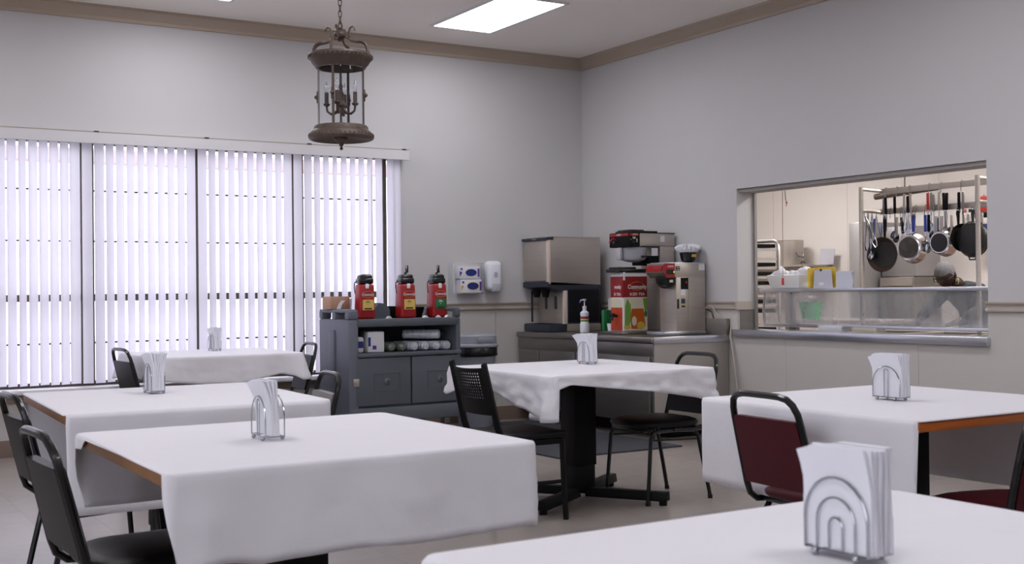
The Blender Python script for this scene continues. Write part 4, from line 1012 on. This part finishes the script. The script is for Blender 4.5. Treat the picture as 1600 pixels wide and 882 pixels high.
# hose and cords by the wall
tag(obj('water_hose', tube(NB(), [(-.02, -1.85, 1.05), (-.03, -1.90, 1.04), (-.035, -1.98, .97), (-.012, -2.03, .93)], .006, 6), mat('hose_cream', lin(190, 180, 170), .4), None), 'cream hose looping behind the coffee brewer', 'hose')
tag(obj('white_tube', tube(NB(), [(-.002, -2.10, .90), (-.03, -2.12, .80), (-.04, -2.17, .60), (-.035, -2.20, .35), (-.03, -2.2, .005)], .008, 6), mat('hose_cream', lin(190, 180, 170), .4), None), 'cream tube running down the wall at the right end of the counter', 'tube')
tag(obj('power_cord', tube(NB(), [(-.03, -1.83, 1.02), (-.02, -1.88, 1.0), (-.015, -1.90, .94)], .004, 6), BLACKM, None), 'short black power cord behind the coffee brewer', 'cord')

# ================================================================== SERVING HATCH AND KITCHEN
t = thing('hatch_shelf', 'stainless steel ledge along the bottom of the kitchen hatch', 'shelf', (0, 0, 0))
obj('ledge', box(NB(), -.045, .22, OY0-.02, OY1+.03, .803, .859, .004), STEELL, t)
obj('end_cap', box(NB(), -.047, .05, OY1+.005, OY1+.032, .802, .860, .002), STEELD, t)
t = thing('serving_table', 'stainless serving table with dark wells behind the hatch', 'serving table', (0, 0, 0))
SX0, SX1, SY0, SY1 = .26, 1.22, -5.2, -2.24
obj('table_body', box(NB(), SX0, SX1, SY0, SY1, .10, .80, .004), STEELD, t)
bm = NB(); box(bm, SX0, SX0+.12, SY0, SY1, .80, .842); box(bm, SX1-.25, SX1, SY0, SY1, .80, .842)
obj('rim', bm, STEEL, t, flat=True)
for k in range(5):
    y = SY1-.06-.56*k
    obj('well', box(NB(), SX0+.12, SX1-.25, y-.50, y, .80, .81), BLACKM, t, flat=True)
    obj('well_divider', box(NB(), SX0+.12, SX1-.25, y-.56, y-.50, .80, .842), STEEL, t, flat=True)
for (y, m_, h, lb) in ((-2.86, WHITE, .055, 'white food pan low behind the guard glass, nearer the hanging cord'), (-3.20, CREAM, .04, 'cream coloured wrapped bundle low behind the guard glass')):
    bm = box(NB(), .30, .42, y-.14, y+.11, .8435, .8435+h, .012, taper=(.8, .9)); tag(obj('food_pan', bm, m_, None), lb, 'pan')
# sneeze guard
t = thing('sneeze_guard', 'long sneeze guard with steel rails and clear sloping pane in the hatch', 'sneeze guard', (0, 0, 0))
GY0, GY1 = -5.1, -2.135
obj('top_shelf', box(NB(), .28, .56, GY0, GY1, 1.158, 1.187, .004), STEELL, t)
bm = NB(); v = [bm.verts.new(p) for p in ((.30, GY0, 1.158), (.30, GY1-.03, 1.158), (.33, GY1-.0, .90), (.33, GY0, .90))]; bm.faces.new(v)
obj('guard_pane', bm, GUARD, t)
obj('bottom_rail', box(NB(), .315, .345, GY0, GY1, .876, .902, .003), STEELL, t)
obj('end_rod', tube(NB(), [(.305, GY1-.04, 1.155), (.32, GY1, 1.0), (.33, GY1-.005, .90)], .010, 8), STEELL, t)
for y in (-2.33, -4.85): obj('guard_post', box(NB(), .44, .47, y-.028, y+.028, .843, 1.158, .002), STEELD, t)
obj('overshelf_leg', box(NB(), .5, .52, -4.2, -4.15, .843, 1.158, .002), STEELD, t)

# pot rack
t = thing('pot_rack', 'steel pot rack with two posts and two hook bars above the serving table', 'pot rack', (0, 0, 0))
for y in (-2.945, -4.01):
    bm = tube(NB(), [(.60, y, .843), (.60, y, 1.4), (.60, y, 1.975)], .0175, 10); obj('post', bm, STEEL, t)
    for z in (1.958, 1.79): obj('arm', tube(NB(), [(.60, y, z), (.82, y-.01, z-.01)], .013, 8), STEEL, t)
for z in (1.945, 1.785): obj('hook_bar', box(NB(), .817, .823, -4.75, -2.94, z-.023, z+.023, .001), STEEL, t)
def hook(y, z):
    return obj('hook', tube(NB(), [(.828, y, z+.005), (.826, y, z+.028), (.815, y, z+.030), (.808, y, z+.01), (.806, y, z-.04), (.798, y-.006, z-.055), (.785, y-.018, z-.050), (.780, y-.024, z-.03)], .0025, 5), CHROME, t)
for y in (-3.004, -3.112, -3.235, -3.42, -3.53, -3.71): hook(y, 1.945)
for y in (-3.05, -3.15, -3.29, -3.38, -3.44, -3.58, -3.70, -3.83): hook(y, 1.785)

SILV = CHROME
def utensil(kind, y, z, L, hm, lab, x=.80, lean=0.0, hl=.13, name=None):
    nm = {'turner': 'turner', 'ladle': 'ladle', 'spoon': 'serving_spoon', 'whisk': 'whisk', 'tongs': 'tongs', 'knife': 'knife'}[kind]
    t = thing(nm, lab, nm.replace('_', ' '), (x, y, z), 0, 'utensils hanging on the pot rack'); t.rotation_euler = (lean, 0, 0)
    if kind != 'tongs':
        obj('handle', box(NB(), -.006, .006, -.012, .012, -hl, 0, .005), hm, t)
        obj('shaft', box(NB(), -.0015, .0015, -.005, .005, -L+.05, -hl+.005), SILV, t, flat=True)
    if kind == 'turner': obj('blade', prism(NB(), [(-.022, -L), (.022, -L), (.028, -L+.08), (.006, -L+.11), (-.006, -L+.11), (-.028, -L+.08)], .0016, RZ(PI/2)), SILV, t)
    elif kind == 'knife': obj('blade', prism(NB(), [(-.004, -L), (.018, -L+.04), (.02, -hl-.005), (-.012, -hl-.005)], .002, RZ(PI/2)), SILV, t)
    elif kind == 'ladle': obj('bowl', lathe(NB(), [(.034, .0), (.033, -.012), (.024, -.028), (.0, -.035), (0, -.033), (.022, -.026), (.031, -.012)], 16, T(-.012, 0, -L+.035) @ RY(-1.2)), SILV, t)
    elif kind == 'spoon': obj('bowl', lathe(NB(), [(.032, .0), (.026, -.008), (0, -.013), (0, -.011), (.026, -.006)], 16, T(-.006, 0, -L+.04) @ RY(-PI/2), sx=1.35), SILV, t)
    elif kind == 'whisk':
        bm = NB()
        for k in range(5):
            a = PI*k/5; pts = [(r_2*math.cos(a), r_2*math.sin(a), zz) for r_2, zz in ((.006, -hl), (.022, -hl-.06), (.033, -hl-.13), (.020, -L+.01), (0, -L), (-.020, -L+.01), (-.033, -hl-.13), (-.022, -hl-.06), (-.006, -hl))]
            tube(bm, pts, .0014, 4)
        obj('wires', bm, SILV, t)
    elif kind == 'tongs':
        for s in (1, -1): obj('tong_arm', tube(NB(), [(0, 0, 0), (0, s*.012, -.10), (0, s*.022, -L+.04), (0, s*.010, -L)], [.005, .006, .006, .010], 6, flat=.5), SILV, t)
    return t
U = [('turner', -3.00, 1.895, .30, STEELD, 'grey handled turner at the left end of the top hook bar', .04), ('knife', -3.018, 1.893, .27, BLACKM, 'black riveted handle tool beside the grey turner on the top bar', -.03),
     ('ladle', -3.112, 1.893, .33, BLACKM, 'black handled ladle second hook of the top bar', 0), ('whisk', -3.20, 1.91, .30, STEEL, 'wire whisk on the top hook bar', .03),
     ('turner', -3.235, 1.89, .30, BLACKM, 'black handled turner beside the whisk', 0), ('whisk', -3.265, 1.91, .28, STEEL, 'second wire whisk right of the black handled turner', -.03),
     ('turner', -3.421, 1.90, .30, HANDR, 'red handled turner on the top hook bar', 0), ('spoon', -3.457, 1.90, .31, STEELD, 'grey spoon right of the red handled turner', .02), ('ladle', -3.48, 1.885, .34, STEELD, 'steel ladle between the red turner and the black handles', 0),
     ('turner', -3.527, 1.90, .30, STEEL, 'plain steel turner left of two black handles on the top bar', .03), ('ladle', -3.567, 1.89, .36, BLACKM, 'black handled ladle with two neighbours on the top bar', -.04), ('spoon', -3.60, 1.888, .33, BLACKM, 'black handled spoon right of the black handled ladle', .05),
     ('ladle', -3.70, 1.885, .37, BLACKM, 'black handled ladle near the right post on the top bar', 0), ('spoon', -3.74, 1.885, .35, STEELD, 'grey spoon near the right post on the top bar', .02),
     ('turner', -2.913, 1.735, .26, HANDB, 'blue handled turner left of the worn skillet', .04), ('spoon', -3.126, 1.735, .20, STEEL, 'round steel strainer spoon right of the worn skillet handle', .05), ('turner', -3.17, 1.73, .24, BLACKM, 'black handled turner leaning right of the worn skillet', -.12),
     ('knife', -3.30, 1.74, .26, HANDB, 'blue handled tool leaning above the shiny saucepan', .10), ('spoon', -3.395, 1.735, .28, HANDB, 'blue handled spoon right of the shiny saucepan', 0), ('spoon', -3.43, 1.735, .29, BLACKM, 'black handled spoon beside the blue handled spoon', .03),
     ('ladle', -3.50, 1.72, .17, STEEL, 'small steel ladle above the dark bottomed saucepan', 0), ('ladle', -3.545, 1.72, .16, STEEL, 'small steel ladle left of the grey handled tool', 0), ('knife', -3.585, 1.745, .25, STEELD, 'grey handled tool behind the dark bottomed saucepan', 0), ('ladle', -3.64, 1.72, .15, STEEL, 'small steel ladle right of the dark bottomed saucepan', 0),
     ('ladle', -3.74, 1.72, .16, STEEL, 'small steel ladle above the side-on black pan', 0), ('ladle', -3.785, 1.72, .155, STEEL, 'small steel ladle left of the cast iron pan handle', 0), ('ladle', -3.90, 1.72, .15, STEEL, 'small steel ladle right of the right post', 0)]
for i, (k_, y, z, L, hm, lb, ln) in enumerate(U): utensil(k_, y, z, L, hm, lb, x=.797-.004*(i % 3), lean=ln)
for i, (x, y, z, L, ln, lb) in enumerate(((.64, -2.935, 1.775, .30, -.42, 'long steel tongs sticking out left of the left post'), (.68, -2.94, 1.775, .30, .05, 'steel tongs nearest the left post'), (.72, -2.945, 1.775, .36, 0, 'steel tongs in the middle of the side arm'), (.76, -2.95, 1.775, .28, -.06, 'steel tongs at the inner end of the side arm'))):
    utensil('tongs', y, z, L, STEEL, lb, x=x, lean=ln)
t = utensil('ladle', -2.95, 1.70, .30, STEELD, 'brown bowled ladle hanging low left of the worn skillet', x=.70)

def pan(name, lab, y, z, R, depth, body, hz, hm, face='open', turn=0.0, inner=None, x=.76, helper=False):
    t = thing(name, lab, 'pan', (x, y, z), turn, 'pans hanging on the pot rack')
    M = RY(-PI/2)      # local +z to -x, the open side or base shows
    if face == 'open': pr = [(0, -.0), (R*.74, 0), (R*.80, .006), (R, depth), (R*1.03, depth+.003), (R*.98, depth-.002), (R*.77, .010), (0, .006)]
    else: pr = [(0, depth), (R*.78, depth), (R*.86, depth-.006), (R*.97, .02), (R, 0), (R*1.04, -.002), (R*.96, .004), (R*.82, depth-.01), (0, depth-.005)]
    obj('body', lathe(NB(), pr, 36, M), body, t)
    if 'worn' in lab: obj('worn_rim', lathe(NB(), [(R*.80, depth*.5), (R*1.0, depth+.004), (R*1.04, depth+.001), (R*1.0, depth-.008)], 36, M), PANBRN, t)
    if inner: obj('base_disc', lathe(NB(), [(0, .0), (R*.70, .0), (R*.70, .002), (0, .002)], 32, M @ T(0, 0, (depth+.001) if face != 'open' else .007)), inner, t)
    obj('handle', tube(NB(), [(0, 0, R*.95), (.0, 0, R+.05), (.004, 0, hz-.02), (.0, 0, hz)], [.006, .009, .011, .010], 8, flat=1.4), hm, t)
    obj('hanging_loop', tube(NB(), [(.0, .010*math.cos(2*PI*k/10), hz+.008+.010*math.sin(2*PI*k/10)) for k in range(10)], .003, 5, closed=True), hm, t)
    if helper: obj('helper_handle', tube(NB(), [(-.01, -.03, -R*.95), (-.01, -.022, -R-.02), (-.01, .022, -R-.02), (-.01, .03, -R*.95)], .006, 6), hm, t)
    return t
pan('skillet', 'worn brown-rimmed skillet with black interior, leftmost hanging pan', -3.035, 1.445, .132, .04, PANBLK, .275, BLACKM, 'open', r_(8), PANBLK)
pan('saucepan', 'shiny steel saucepan with scorched base in the middle of the rack', -3.28, 1.488, .115, .085, PANSTL, .24, BLACKM, 'base', r_(14), mat('scorched_base', lin(96, 92, 88), .3, metal=.8, vary=.7, vscale=18), x=.80)
pan('saucepan', 'steel saucepan with dark flat bottom right of the scorched one', -3.58, 1.515, .10, .09, PANSTL, .22, STEELD, 'base', r_(5), PANBLK, x=.80)
pan('skillet', 'small black skillet hanging edge-on left of the cast iron pan', -3.72, 1.545, .10, .04, PANBLK, .20, BLACKM, 'open', r_(75))
pan('skillet', 'large cast iron skillet with helper handle behind the right post', -3.845, 1.53, .128, .045, PANBLK, .215, PANBLK, 'base', r_(5), None, x=.76, helper=True)

# objects on the sneeze guard shelf
t = thing('plastic_tub', 'white plastic tub full of crumpled gloves and bags on the guard shelf', 'tub', (.42, -2.36, 1.188))
bm = NB(); box(bm, -.10, .10, -.19, .19, 0, .11, .01, taper=(.8, .85)); obj('tub', bm, mat('milky_plastic', lin(222, 220, 218), .4), t)
for i in range(7):
    bm = NB(); bmesh.ops.create_icosphere(bm, subdivisions=3, radius=.05)
    for v in bm.verts: v.co = Vector((v.co.x, v.co.y*1.2, v.co.z*.8))*(1+.35*MN.noise(v.co*28+Vector((i*7, 0, 0))))
    obj('crumpled_glove', bm, NAPKIN, t, (random.uniform(-.04, .04), -.14+.045*i, .11+random.uniform(-.01, .03)))
obj('upright_glove', tube(NB(), [(0, .08, .10), (0, .10, .15), (0, .115, .18)], [.035, .03, .02], 8, flat=.4), NAPKIN, t)
t = thing('document_holder', 'yellow folder with clear document pocket on the guard shelf', 'folder', (.43, -2.70, 1.188))
obj('yellow_folder', box(NB(), .01, .016, -.12, .12, 0, .165, .001), mat('yellow_card', lin(222, 190, 66), .6), t, flat=True)
obj('yellow_side', box(NB(), -.05, .01, .095, .12, 0, .16, .001), mat('yellow_card', lin(222, 190, 66), .6), t, flat=True)
obj('clear_pocket', prism(NB(), [(-.12, 0), (.085, 0), (.075, .145), (-.105, .145)], .004, T(-.02, 0, 0) @ RZ(PI/2)), mat('clear_sheet', lin(196, 196, 206), .2), t, flat=True)
obj('pocket_label', box(NB(), -.026, -.024, -.03, .02, .02, .045), PAPER, t, flat=True)
obj('binder_clip', box(NB(), -.028, -.018, -.006, .010, .132, .150, .002), INK, t)
bm = NB(); pl = []
for i in range(9):
    u = i/8; pl.append((.10-.20*u-.02*math.sin(u*PI), .0+.0*u))
for k in range(9):
    o_ = .004*k
    prism(bm, [(-.085+o_*.6, 0+.0*k), (.085-o_, .0), (.07-o_, .05), (.085-o_*.8, .115+.002*k), (.03, .122+.001*k), (-.075, .112+.002*k), (-.095+o_, .06)], .0016, T(.005*k-.02, 0, 0) @ RZ(PI/2))
t = tag(obj('paper_pile', bm, mat('pale_blue_paper', lin(206, 208, 220), .6), None, (.44, -2.925, 1.188), 0), 'standing pile of curling pale paper sheets right of the yellow folder', 'papers')
# pull cords hanging from the hatch lintel
t = thing('pull_cord', 'long thin cord with a red tag hanging from the hatch lintel', 'cord', (0, 0, 0))
obj('cord', tube(NB(), [(.19, -2.505, 1.965), (.19, -2.502, 1.6), (.19, -2.498, 1.27)], .0022, 5), mat('cord_brown', lin(120, 92, 80), .7), t)
obj('red_tag', box(NB(), .187, .193, -2.51, -2.486, 1.215, 1.27, .002), HANDR, t)
t = thing('short_cord', 'short curled cord with a red knot hanging from the hatch lintel', 'cord', (0, 0, 0))
obj('cord', tube(NB(), [(.19, -2.535, 1.965), (.19, -2.54, 1.90), (.19, -2.552, 1.868), (.19, -2.545, 1.84)], .003, 5), mat('cord_brown', lin(120, 92, 80), .7), t)
obj('red_knot', box(NB(), .185, .195, -2.558, -2.542, 1.862, 1.874, .003), HANDR, t)

# sheet pan rack
t = thing('sheet_pan_rack', 'aluminium sheet pan rack holding black trays at the left of the kitchen', 'pan rack', (1.25, -.63, 0))
ALU = mat('aluminium', lin(200, 198, 196), .35, metal=.8)
for x in (0, .45):
    obj('side_frame', tube(NB(), [(x, -.27, .0), (x, -.27, 1.55), (x, -.262, 1.61), (x, -.235, 1.645), (x, -.20, 1.655), (x, .20, 1.655), (x, .235, 1.645), (x, .262, 1.61), (x, .27, 1.55), (x, .27, .0)], .017, 8), ALU, t)
for k in range(15):
    z = .30+.0905*k
    for s in (-1, 1): obj('runner', box(NB(), 0, .45, s*.25-.012, s*.25+.012, z-.012, z+.012), ALU, t, flat=True)
    obj('cross_bar', box(NB(), -.016, -.004, -.25, .25, z-.012, z+.012), ALU, t, flat=True)
    if k not in (1, 6, 9, 13): obj('tray', box(NB(), .0, .44, -.235, .235, z+.02, z+.055, .004), BLACKM, t)
# prep table with green bucket
t = thing('prep_table', 'steel prep table behind the guard glass', 'table', (0, 0, 0))
obj('tabletop', box(NB(), 1.30, 1.36+.5, -2.50, -1.46, .87, .905, .004), STEEL, t)
for x in (1.34, 1.82):
    for y in (-2.46, -1.50): obj('leg', cyl(NB(), .018, 0, .87, 10, T(x, y, 0)), STEELD, t)
t = thing('green_bucket', 'green bucket behind the guard glass at the left', 'bucket', (1.42, -1.59, .906))
obj('pail', lathe(NB(), [(0, 0), (.085, 0), (.105, .155), (.108, .155), (.10, .15), (.082, .006), (0, .006)], 24), mat('bucket_green', lin(40, 150, 84), .4), t)
obj('bail', tube(NB(), [(0, .105*math.cos(a), .15+.05*math.sin(a)) for a in [PI*k/10 for k in range(11)]], .003, 5), STEEL, t)
# wall shelf with pot
t = thing('wall_shelf', 'steel wall shelf at the back left of the kitchen', 'shelf', (0, 0, 0))
obj('board', box(NB(), 2.90, 3.39, .0, 1.5, 1.425, 1.447, .003), STEEL, t)
obj('post', box(NB(), 2.95, 2.98, .27, .30, 0, 1.425), STEELD, t, flat=True); obj('post', box(NB(), 2.95, 2.98, 1.4, 1.43, 0, 1.425), STEELD, t, flat=True)
t = thing('stock_pot', 'tall steel stock pot with side handle on the wall shelf', 'pot', (3.13, .40, 1.448))
obj('pot', lathe(NB(), [(0, 0), (.150, 0), (.155, .01), (.155, .275), (.162, .280), (.152, .282), (.150, .02), (0, .012)], 36), STEEL, t)
obj('handle', tube(NB(), [(-.05, -.15, .14), (-.06, -.185, .10), (.0, -.21, .085), (.03, -.19, .10), (.04, -.152, .14)], .006, 6), CHROME, t)
t = thing('pan_lid', 'flat dark pan lid on the wall shelf right of the stock pot', 'lid', (3.05, .12, 1.448))
obj('lid', lathe(NB(), [(0, .016), (.10, .012), (.145, .002), (.145, 0), (0, 0)], 28, sy=.8), STEELD, t); obj('knob', tube(NB(), [(0, -.03, .014), (0, -.02, .035), (0, .02, .035), (0, .03, .014)], .004, 6), BLACKM, t)
t = tag(obj('sign_holder', prism(NB(), [(-.13, 0), (.09, 0), (.12, .17), (-.09, .18)], .004), mat('clear_sheet', lin(196, 196, 206), .2), None, (3.30, 0.0, 1.448), -PI/2), 'tilted clear sign holder standing against the wall above the shelf', 'sign holder')
# fridge, cabinets
t = thing('tall_cabinet', 'narrow grey tall cabinet on the kitchen back wall left of the pot rack', 'cabinet', (0, 0, 0))
obj('carcass', box(NB(), 2.75, 3.39, -.99, -.84, .02, 1.86, .006), FRIDGE, t)
obj('front_strip', box(NB(), 2.735, 2.75, -.985, -.845, .05, 1.85, .004), FRIDGE, t)
t = thing('steel_oven', 'stainless oven cabinet with pale upper panel behind the hanging pans', 'oven', (0, 0, 0))
obj('lower_cabinet', box(NB(), 2.98, 3.39, -1.46, -1.02, .02, 1.29, .005), STEELD, t)
obj('upper_panel', box(NB(), 3.02, 3.39, -1.45, -1.02, 1.295, 1.80, .005), FRIDGE, t)
obj('control_strip', box(NB(), 2.97, 2.98, -1.44, -1.04, 1.20, 1.28), STEEL, t, flat=True)
t = tag(obj('ceiling_pipe', tube(NB(), [(3.1, -.88, 2.13), (3.1, -1.66, 2.17)], .032, 12), BRONZE, None), 'dark brown pipe under the kitchen ceiling above the pot rack', 'pipe')
obj('hanger', box(NB(), 3.09, 3.11, -1.26, -1.22, 2.14, KZ-.001), STEELD, t, flat=True)
t = thing('wall_control', 'white switch panel on the kitchen wall near the right post', 'switch', (3.39, -1.80, 1.95))
obj('plate', box(NB(), -.02, 0, -.07, .07, -.09, .09, .004), PAPER, t); obj('switch', box(NB(), -.03, -.02, -.04, -.015, -.03, .0, .002), INK, t); obj('switch', box(NB(), -.03, -.02, .015, .04, -.03, .0, .002), HANDR, t)
t = thing('pot_holder', 'red pot holder hanging on the kitchen wall', 'pot holder', (3.39, -1.98, 1.99))
obj('cloth_pad', box(NB(), -.022, -.004, -.065, .065, -.075, .075, .008), HANDR, t); obj('loop', tube(NB(), [(-.01, -.01, .07), (-.01, 0, .095), (-.01, .01, .07)], .003, 5), HANDR, t)
t = thing('steel_dispenser', 'grey wall dispenser with dark top at the right edge of the hatch', 'dispenser', (3.24, -2.25, 1.58))
obj('box', box(NB(), -.12, .15, -.22, .17, 0, .26, .005), FRIDGE, t); obj('dark_top', box(NB(), -.125, .15, -.23, .18, .262, .31, .004), BLACKM, t); obj('label', box(NB(), -.124, -.12, .04, .11, .08, .2), NAVY, t, flat=True)

# ================================================================== PERSON
P = thing('person', 'person with short grey hair in a black shirt looking down behind the sneeze guard', 'person', (0, 0, 0))
def skinned(name, verts, edges, m, root=0, sub=2, parent=P):
    me = bpy.data.meshes.new(name); me.from_pydata([v[:3] for v in verts], edges, []); o = bpy.data.objects.new(name, me); C.objects.link(o)
    md = o.modifiers.new('skin', 'SKIN'); md.use_smooth_shade = True
    for i, v in enumerate(verts):
        sv = me.skin_vertices[0].data[i]; r = v[3]; sv.radius = (r, r) if not isinstance(r, tuple) else r
        sv.use_root = i == root
    s = o.modifiers.new('sub', 'SUBSURF'); s.levels = sub; s.render_levels = sub
    dg = bpy.context.evaluated_depsgraph_get(); m2 = bpy.data.meshes.new_from_object(o.evaluated_get(dg)); bpy.data.objects.remove(o)
    m2.materials.clear(); m2.materials.append(m)
    for p in m2.polygons: p.use_smooth = True
    o = bpy.data.objects.new(name, m2); C.objects.link(o); o.parent = parent
    return o
px, py = 1.86, -2.97
# clothed body: pelvis 0, waist, chest, upper chest, neck base
V = [(px+.10, py, .90, (.15, .115)), (px+.07, py, 1.0, (.135, .105)), (px-.0, py, 1.08, (.14, .115)), (px-.08, py, 1.155, (.13, .10)), (px-.13, py, 1.20, .065),
     (px-.09, py+.17, 1.145, .062), (px-.15, py+.28, 1.01, .050), (px-.36, py+.22, .935, .040),
     (px-.09, py-.17, 1.16, .062), (px-.15, py-.29, 1.03, .050), (px-.36, py-.21, .935, .040),
     (px+.10, py+.10, .82, .10), (px+.07, py+.11, .48, .075), (px+.12, py+.115, .10, .055), (px+.10, py-.10, .82, .10), (px+.07, py-.11, .48, .075), (px+.12, py-.115, .10, .055)]
E_ = [(0, 1), (1, 2), (2, 3), (3, 4), (3, 5), (5, 6), (6, 7), (3, 8), (8, 9), (9, 10), (0, 11), (11, 12), (12, 13), (0, 14), (14, 15), (15, 16)]
body = skinned('body', V, E_, SHIRT)
for s in (1, -1):
    obj('shoe', box(NB(), px-.10, px+.17, py+s*.115-.045, py+s*.115+.045, 0, .085, .03, seg=3), BLACKM, P)
    # forearm end, palm, fingers resting on the table edge
    hx, hy = px-.40, py+s*.205
    vs = [(hx+.06, hy, .925, .030), (hx, hy-s*.01, .905, .026), (hx-.035, hy-s*.012, .893, .030)]; es = [(0, 1), (1, 2)]
    for k in range(4):
        oy = (k-1.5)*.021; L = (.062, .075, .078, .060)[k if s > 0 else 3-k]; b = len(vs)
        vs += [(hx-.065, hy+oy-s*.012, .890, .0105), (hx-.065-L*.55, hy+oy*1.15-s*.014, .882, .009), (hx-.065-L, hy+oy*1.2-s*.014, .868, .0075)]
        es += [(2, b), (b, b+1), (b+1, b+2)]
    b = len(vs); vs += [(hx-.02, hy-s*.045, .893, .011), (hx-.055, hy-s*.060, .885, .009)]; es += [(1, b), (b, b+1)]
    skinned('hand', vs, es, SKIN, 0, 1)
skinned('neck', [(px-.11, py, 1.17, .06), (px-.16, py+.0, 1.215, .055), (px-.20, py+.01, 1.245, .052)], [(0, 1), (1, 2)], SKIN)
HM = T(px-.255, py+.045, 1.285) @ RZ(r_(14)) @ RY(r_(-34))
def head_pt(a, e, k=1.0):
    d = Vector((math.cos(e)*math.cos(a), math.cos(e)*math.sin(a), math.sin(e)))   # face towards -x
    x, y, z = d.x*.096, d.y*.078, d.z*.115
    f = max(0, -d.x)
    if z < 0: x *= 1-.25*(-d.z)*(1 if d.x > 0 else .2); y *= 1-.30*(-d.z)**1.5
    g = lambda cy, cz, sy, sz: math.exp(-((y-cy)/sy)**2-((z-cz)/sz)**2)*f
    x -= .022*g(0, -.018, .012, .022)+.008*g(0, .005, .010, .02)      # nose
    x -= .007*g(0, .028, .05, .010)                                    # brow
    x += .012*(g(.03, .010, .014, .011)+g(-.03, .010, .014, .011))      # eye sockets
    x -= .007*g(0, -.062, .022, .008)+.010*g(0, -.095, .022, .015)      # lips, chin
    x += .003*g(0, -.056, .024, .003)
    return Vector((x, y, z))*k
def shell(k, keep=None, n=56, m=40):
    bm = NB(); g = []
    for j in range(m+1):
        e = -PI/2+PI*j/m; g.append([bm.verts.new(HM @ head_pt(2*PI*i/n, e, k)) for i in range(n)])
    for j in range(m):
        for i in range(n):
            a = 2*PI*(i+.5)/n; e = -PI/2+PI*(j+.5)/m
            if keep and not keep(a, e): continue
            try: bm.faces.new((g[j][i], g[j][(i+1) % n], g[j+1][(i+1) % n], g[j+1][i]))
            except ValueError: pass
    bmesh.ops.remove_doubles(bm, verts=bm.verts, dist=.0004)
    bmesh.ops.delete(bm, geom=[v for v in bm.verts if not v.link_faces], context='VERTS')
    return bm
hd = obj('head', shell(1.0), SKIN, P, ang=3)
def hairline(a, e):
    back = math.cos(a)       # 1 at the back, -1 at the face
    return e > (.40 if back < -.45 else .40-(back+.45)*1.3 if back < .2 else -.5)
obj('hair', shell(1.055, hairline), HAIR, P, ang=3)
for s in (1, -1):
    bm = NB(); bmesh.ops.create_icosphere(bm, subdivisions=2, radius=.03)
    for v in bm.verts: v.co = HM @ Vector((v.co.x*.65+.008, v.co.y*.35+s*.080, v.co.z*1.1-.008))
    obj('ear', bm, SKIN, P, ang=3)
    c = HM @ Vector((.008, s*.088, -.045)); bm = NB()
    tube(bm, [(c.x+q*.0, c.y+w_, c.z+h) for q, w_, h in ((0, -.009, 0), (0, -.011, -.03), (0, -.009, -.044), (0, .009, -.044), (0, .011, -.03), (0, .009, 0))], .0035, 6, closed=True)
    obj('earring', bm, mat('pale_gold', lin(214, 196, 150), .3, metal=.6), P)
    obj('eye', lathe(NB(), [(.011*math.sin(PI*i/8), -.011*math.cos(PI*i/8)) for i in range(9)], 12, HM @ T(-.072, s*.030, .010)), mat('eye_dark', lin(60, 50, 48), .2), P)
bm = NB()
for s in (1, -1):
    tube(bm, [HM @ Vector((-.097, s*.033+.026*math.cos(a), .008+.019*math.sin(a))) for a in [2*PI*k/14 for k in range(14)]], .0025, 5, closed=True)
    tube(bm, [HM @ Vector(p) for p in ((-.095, s*.058, .012), (-.05, s*.078, .012), (.0, s*.084, .008))], .0025, 5)
tube(bm, [HM @ Vector((-.099, -.008, .012)), HM @ Vector((-.101, 0, .014)), HM @ Vector((-.099, .008, .012))], .0025, 5)
obj('glasses', bm, BLACK, P)
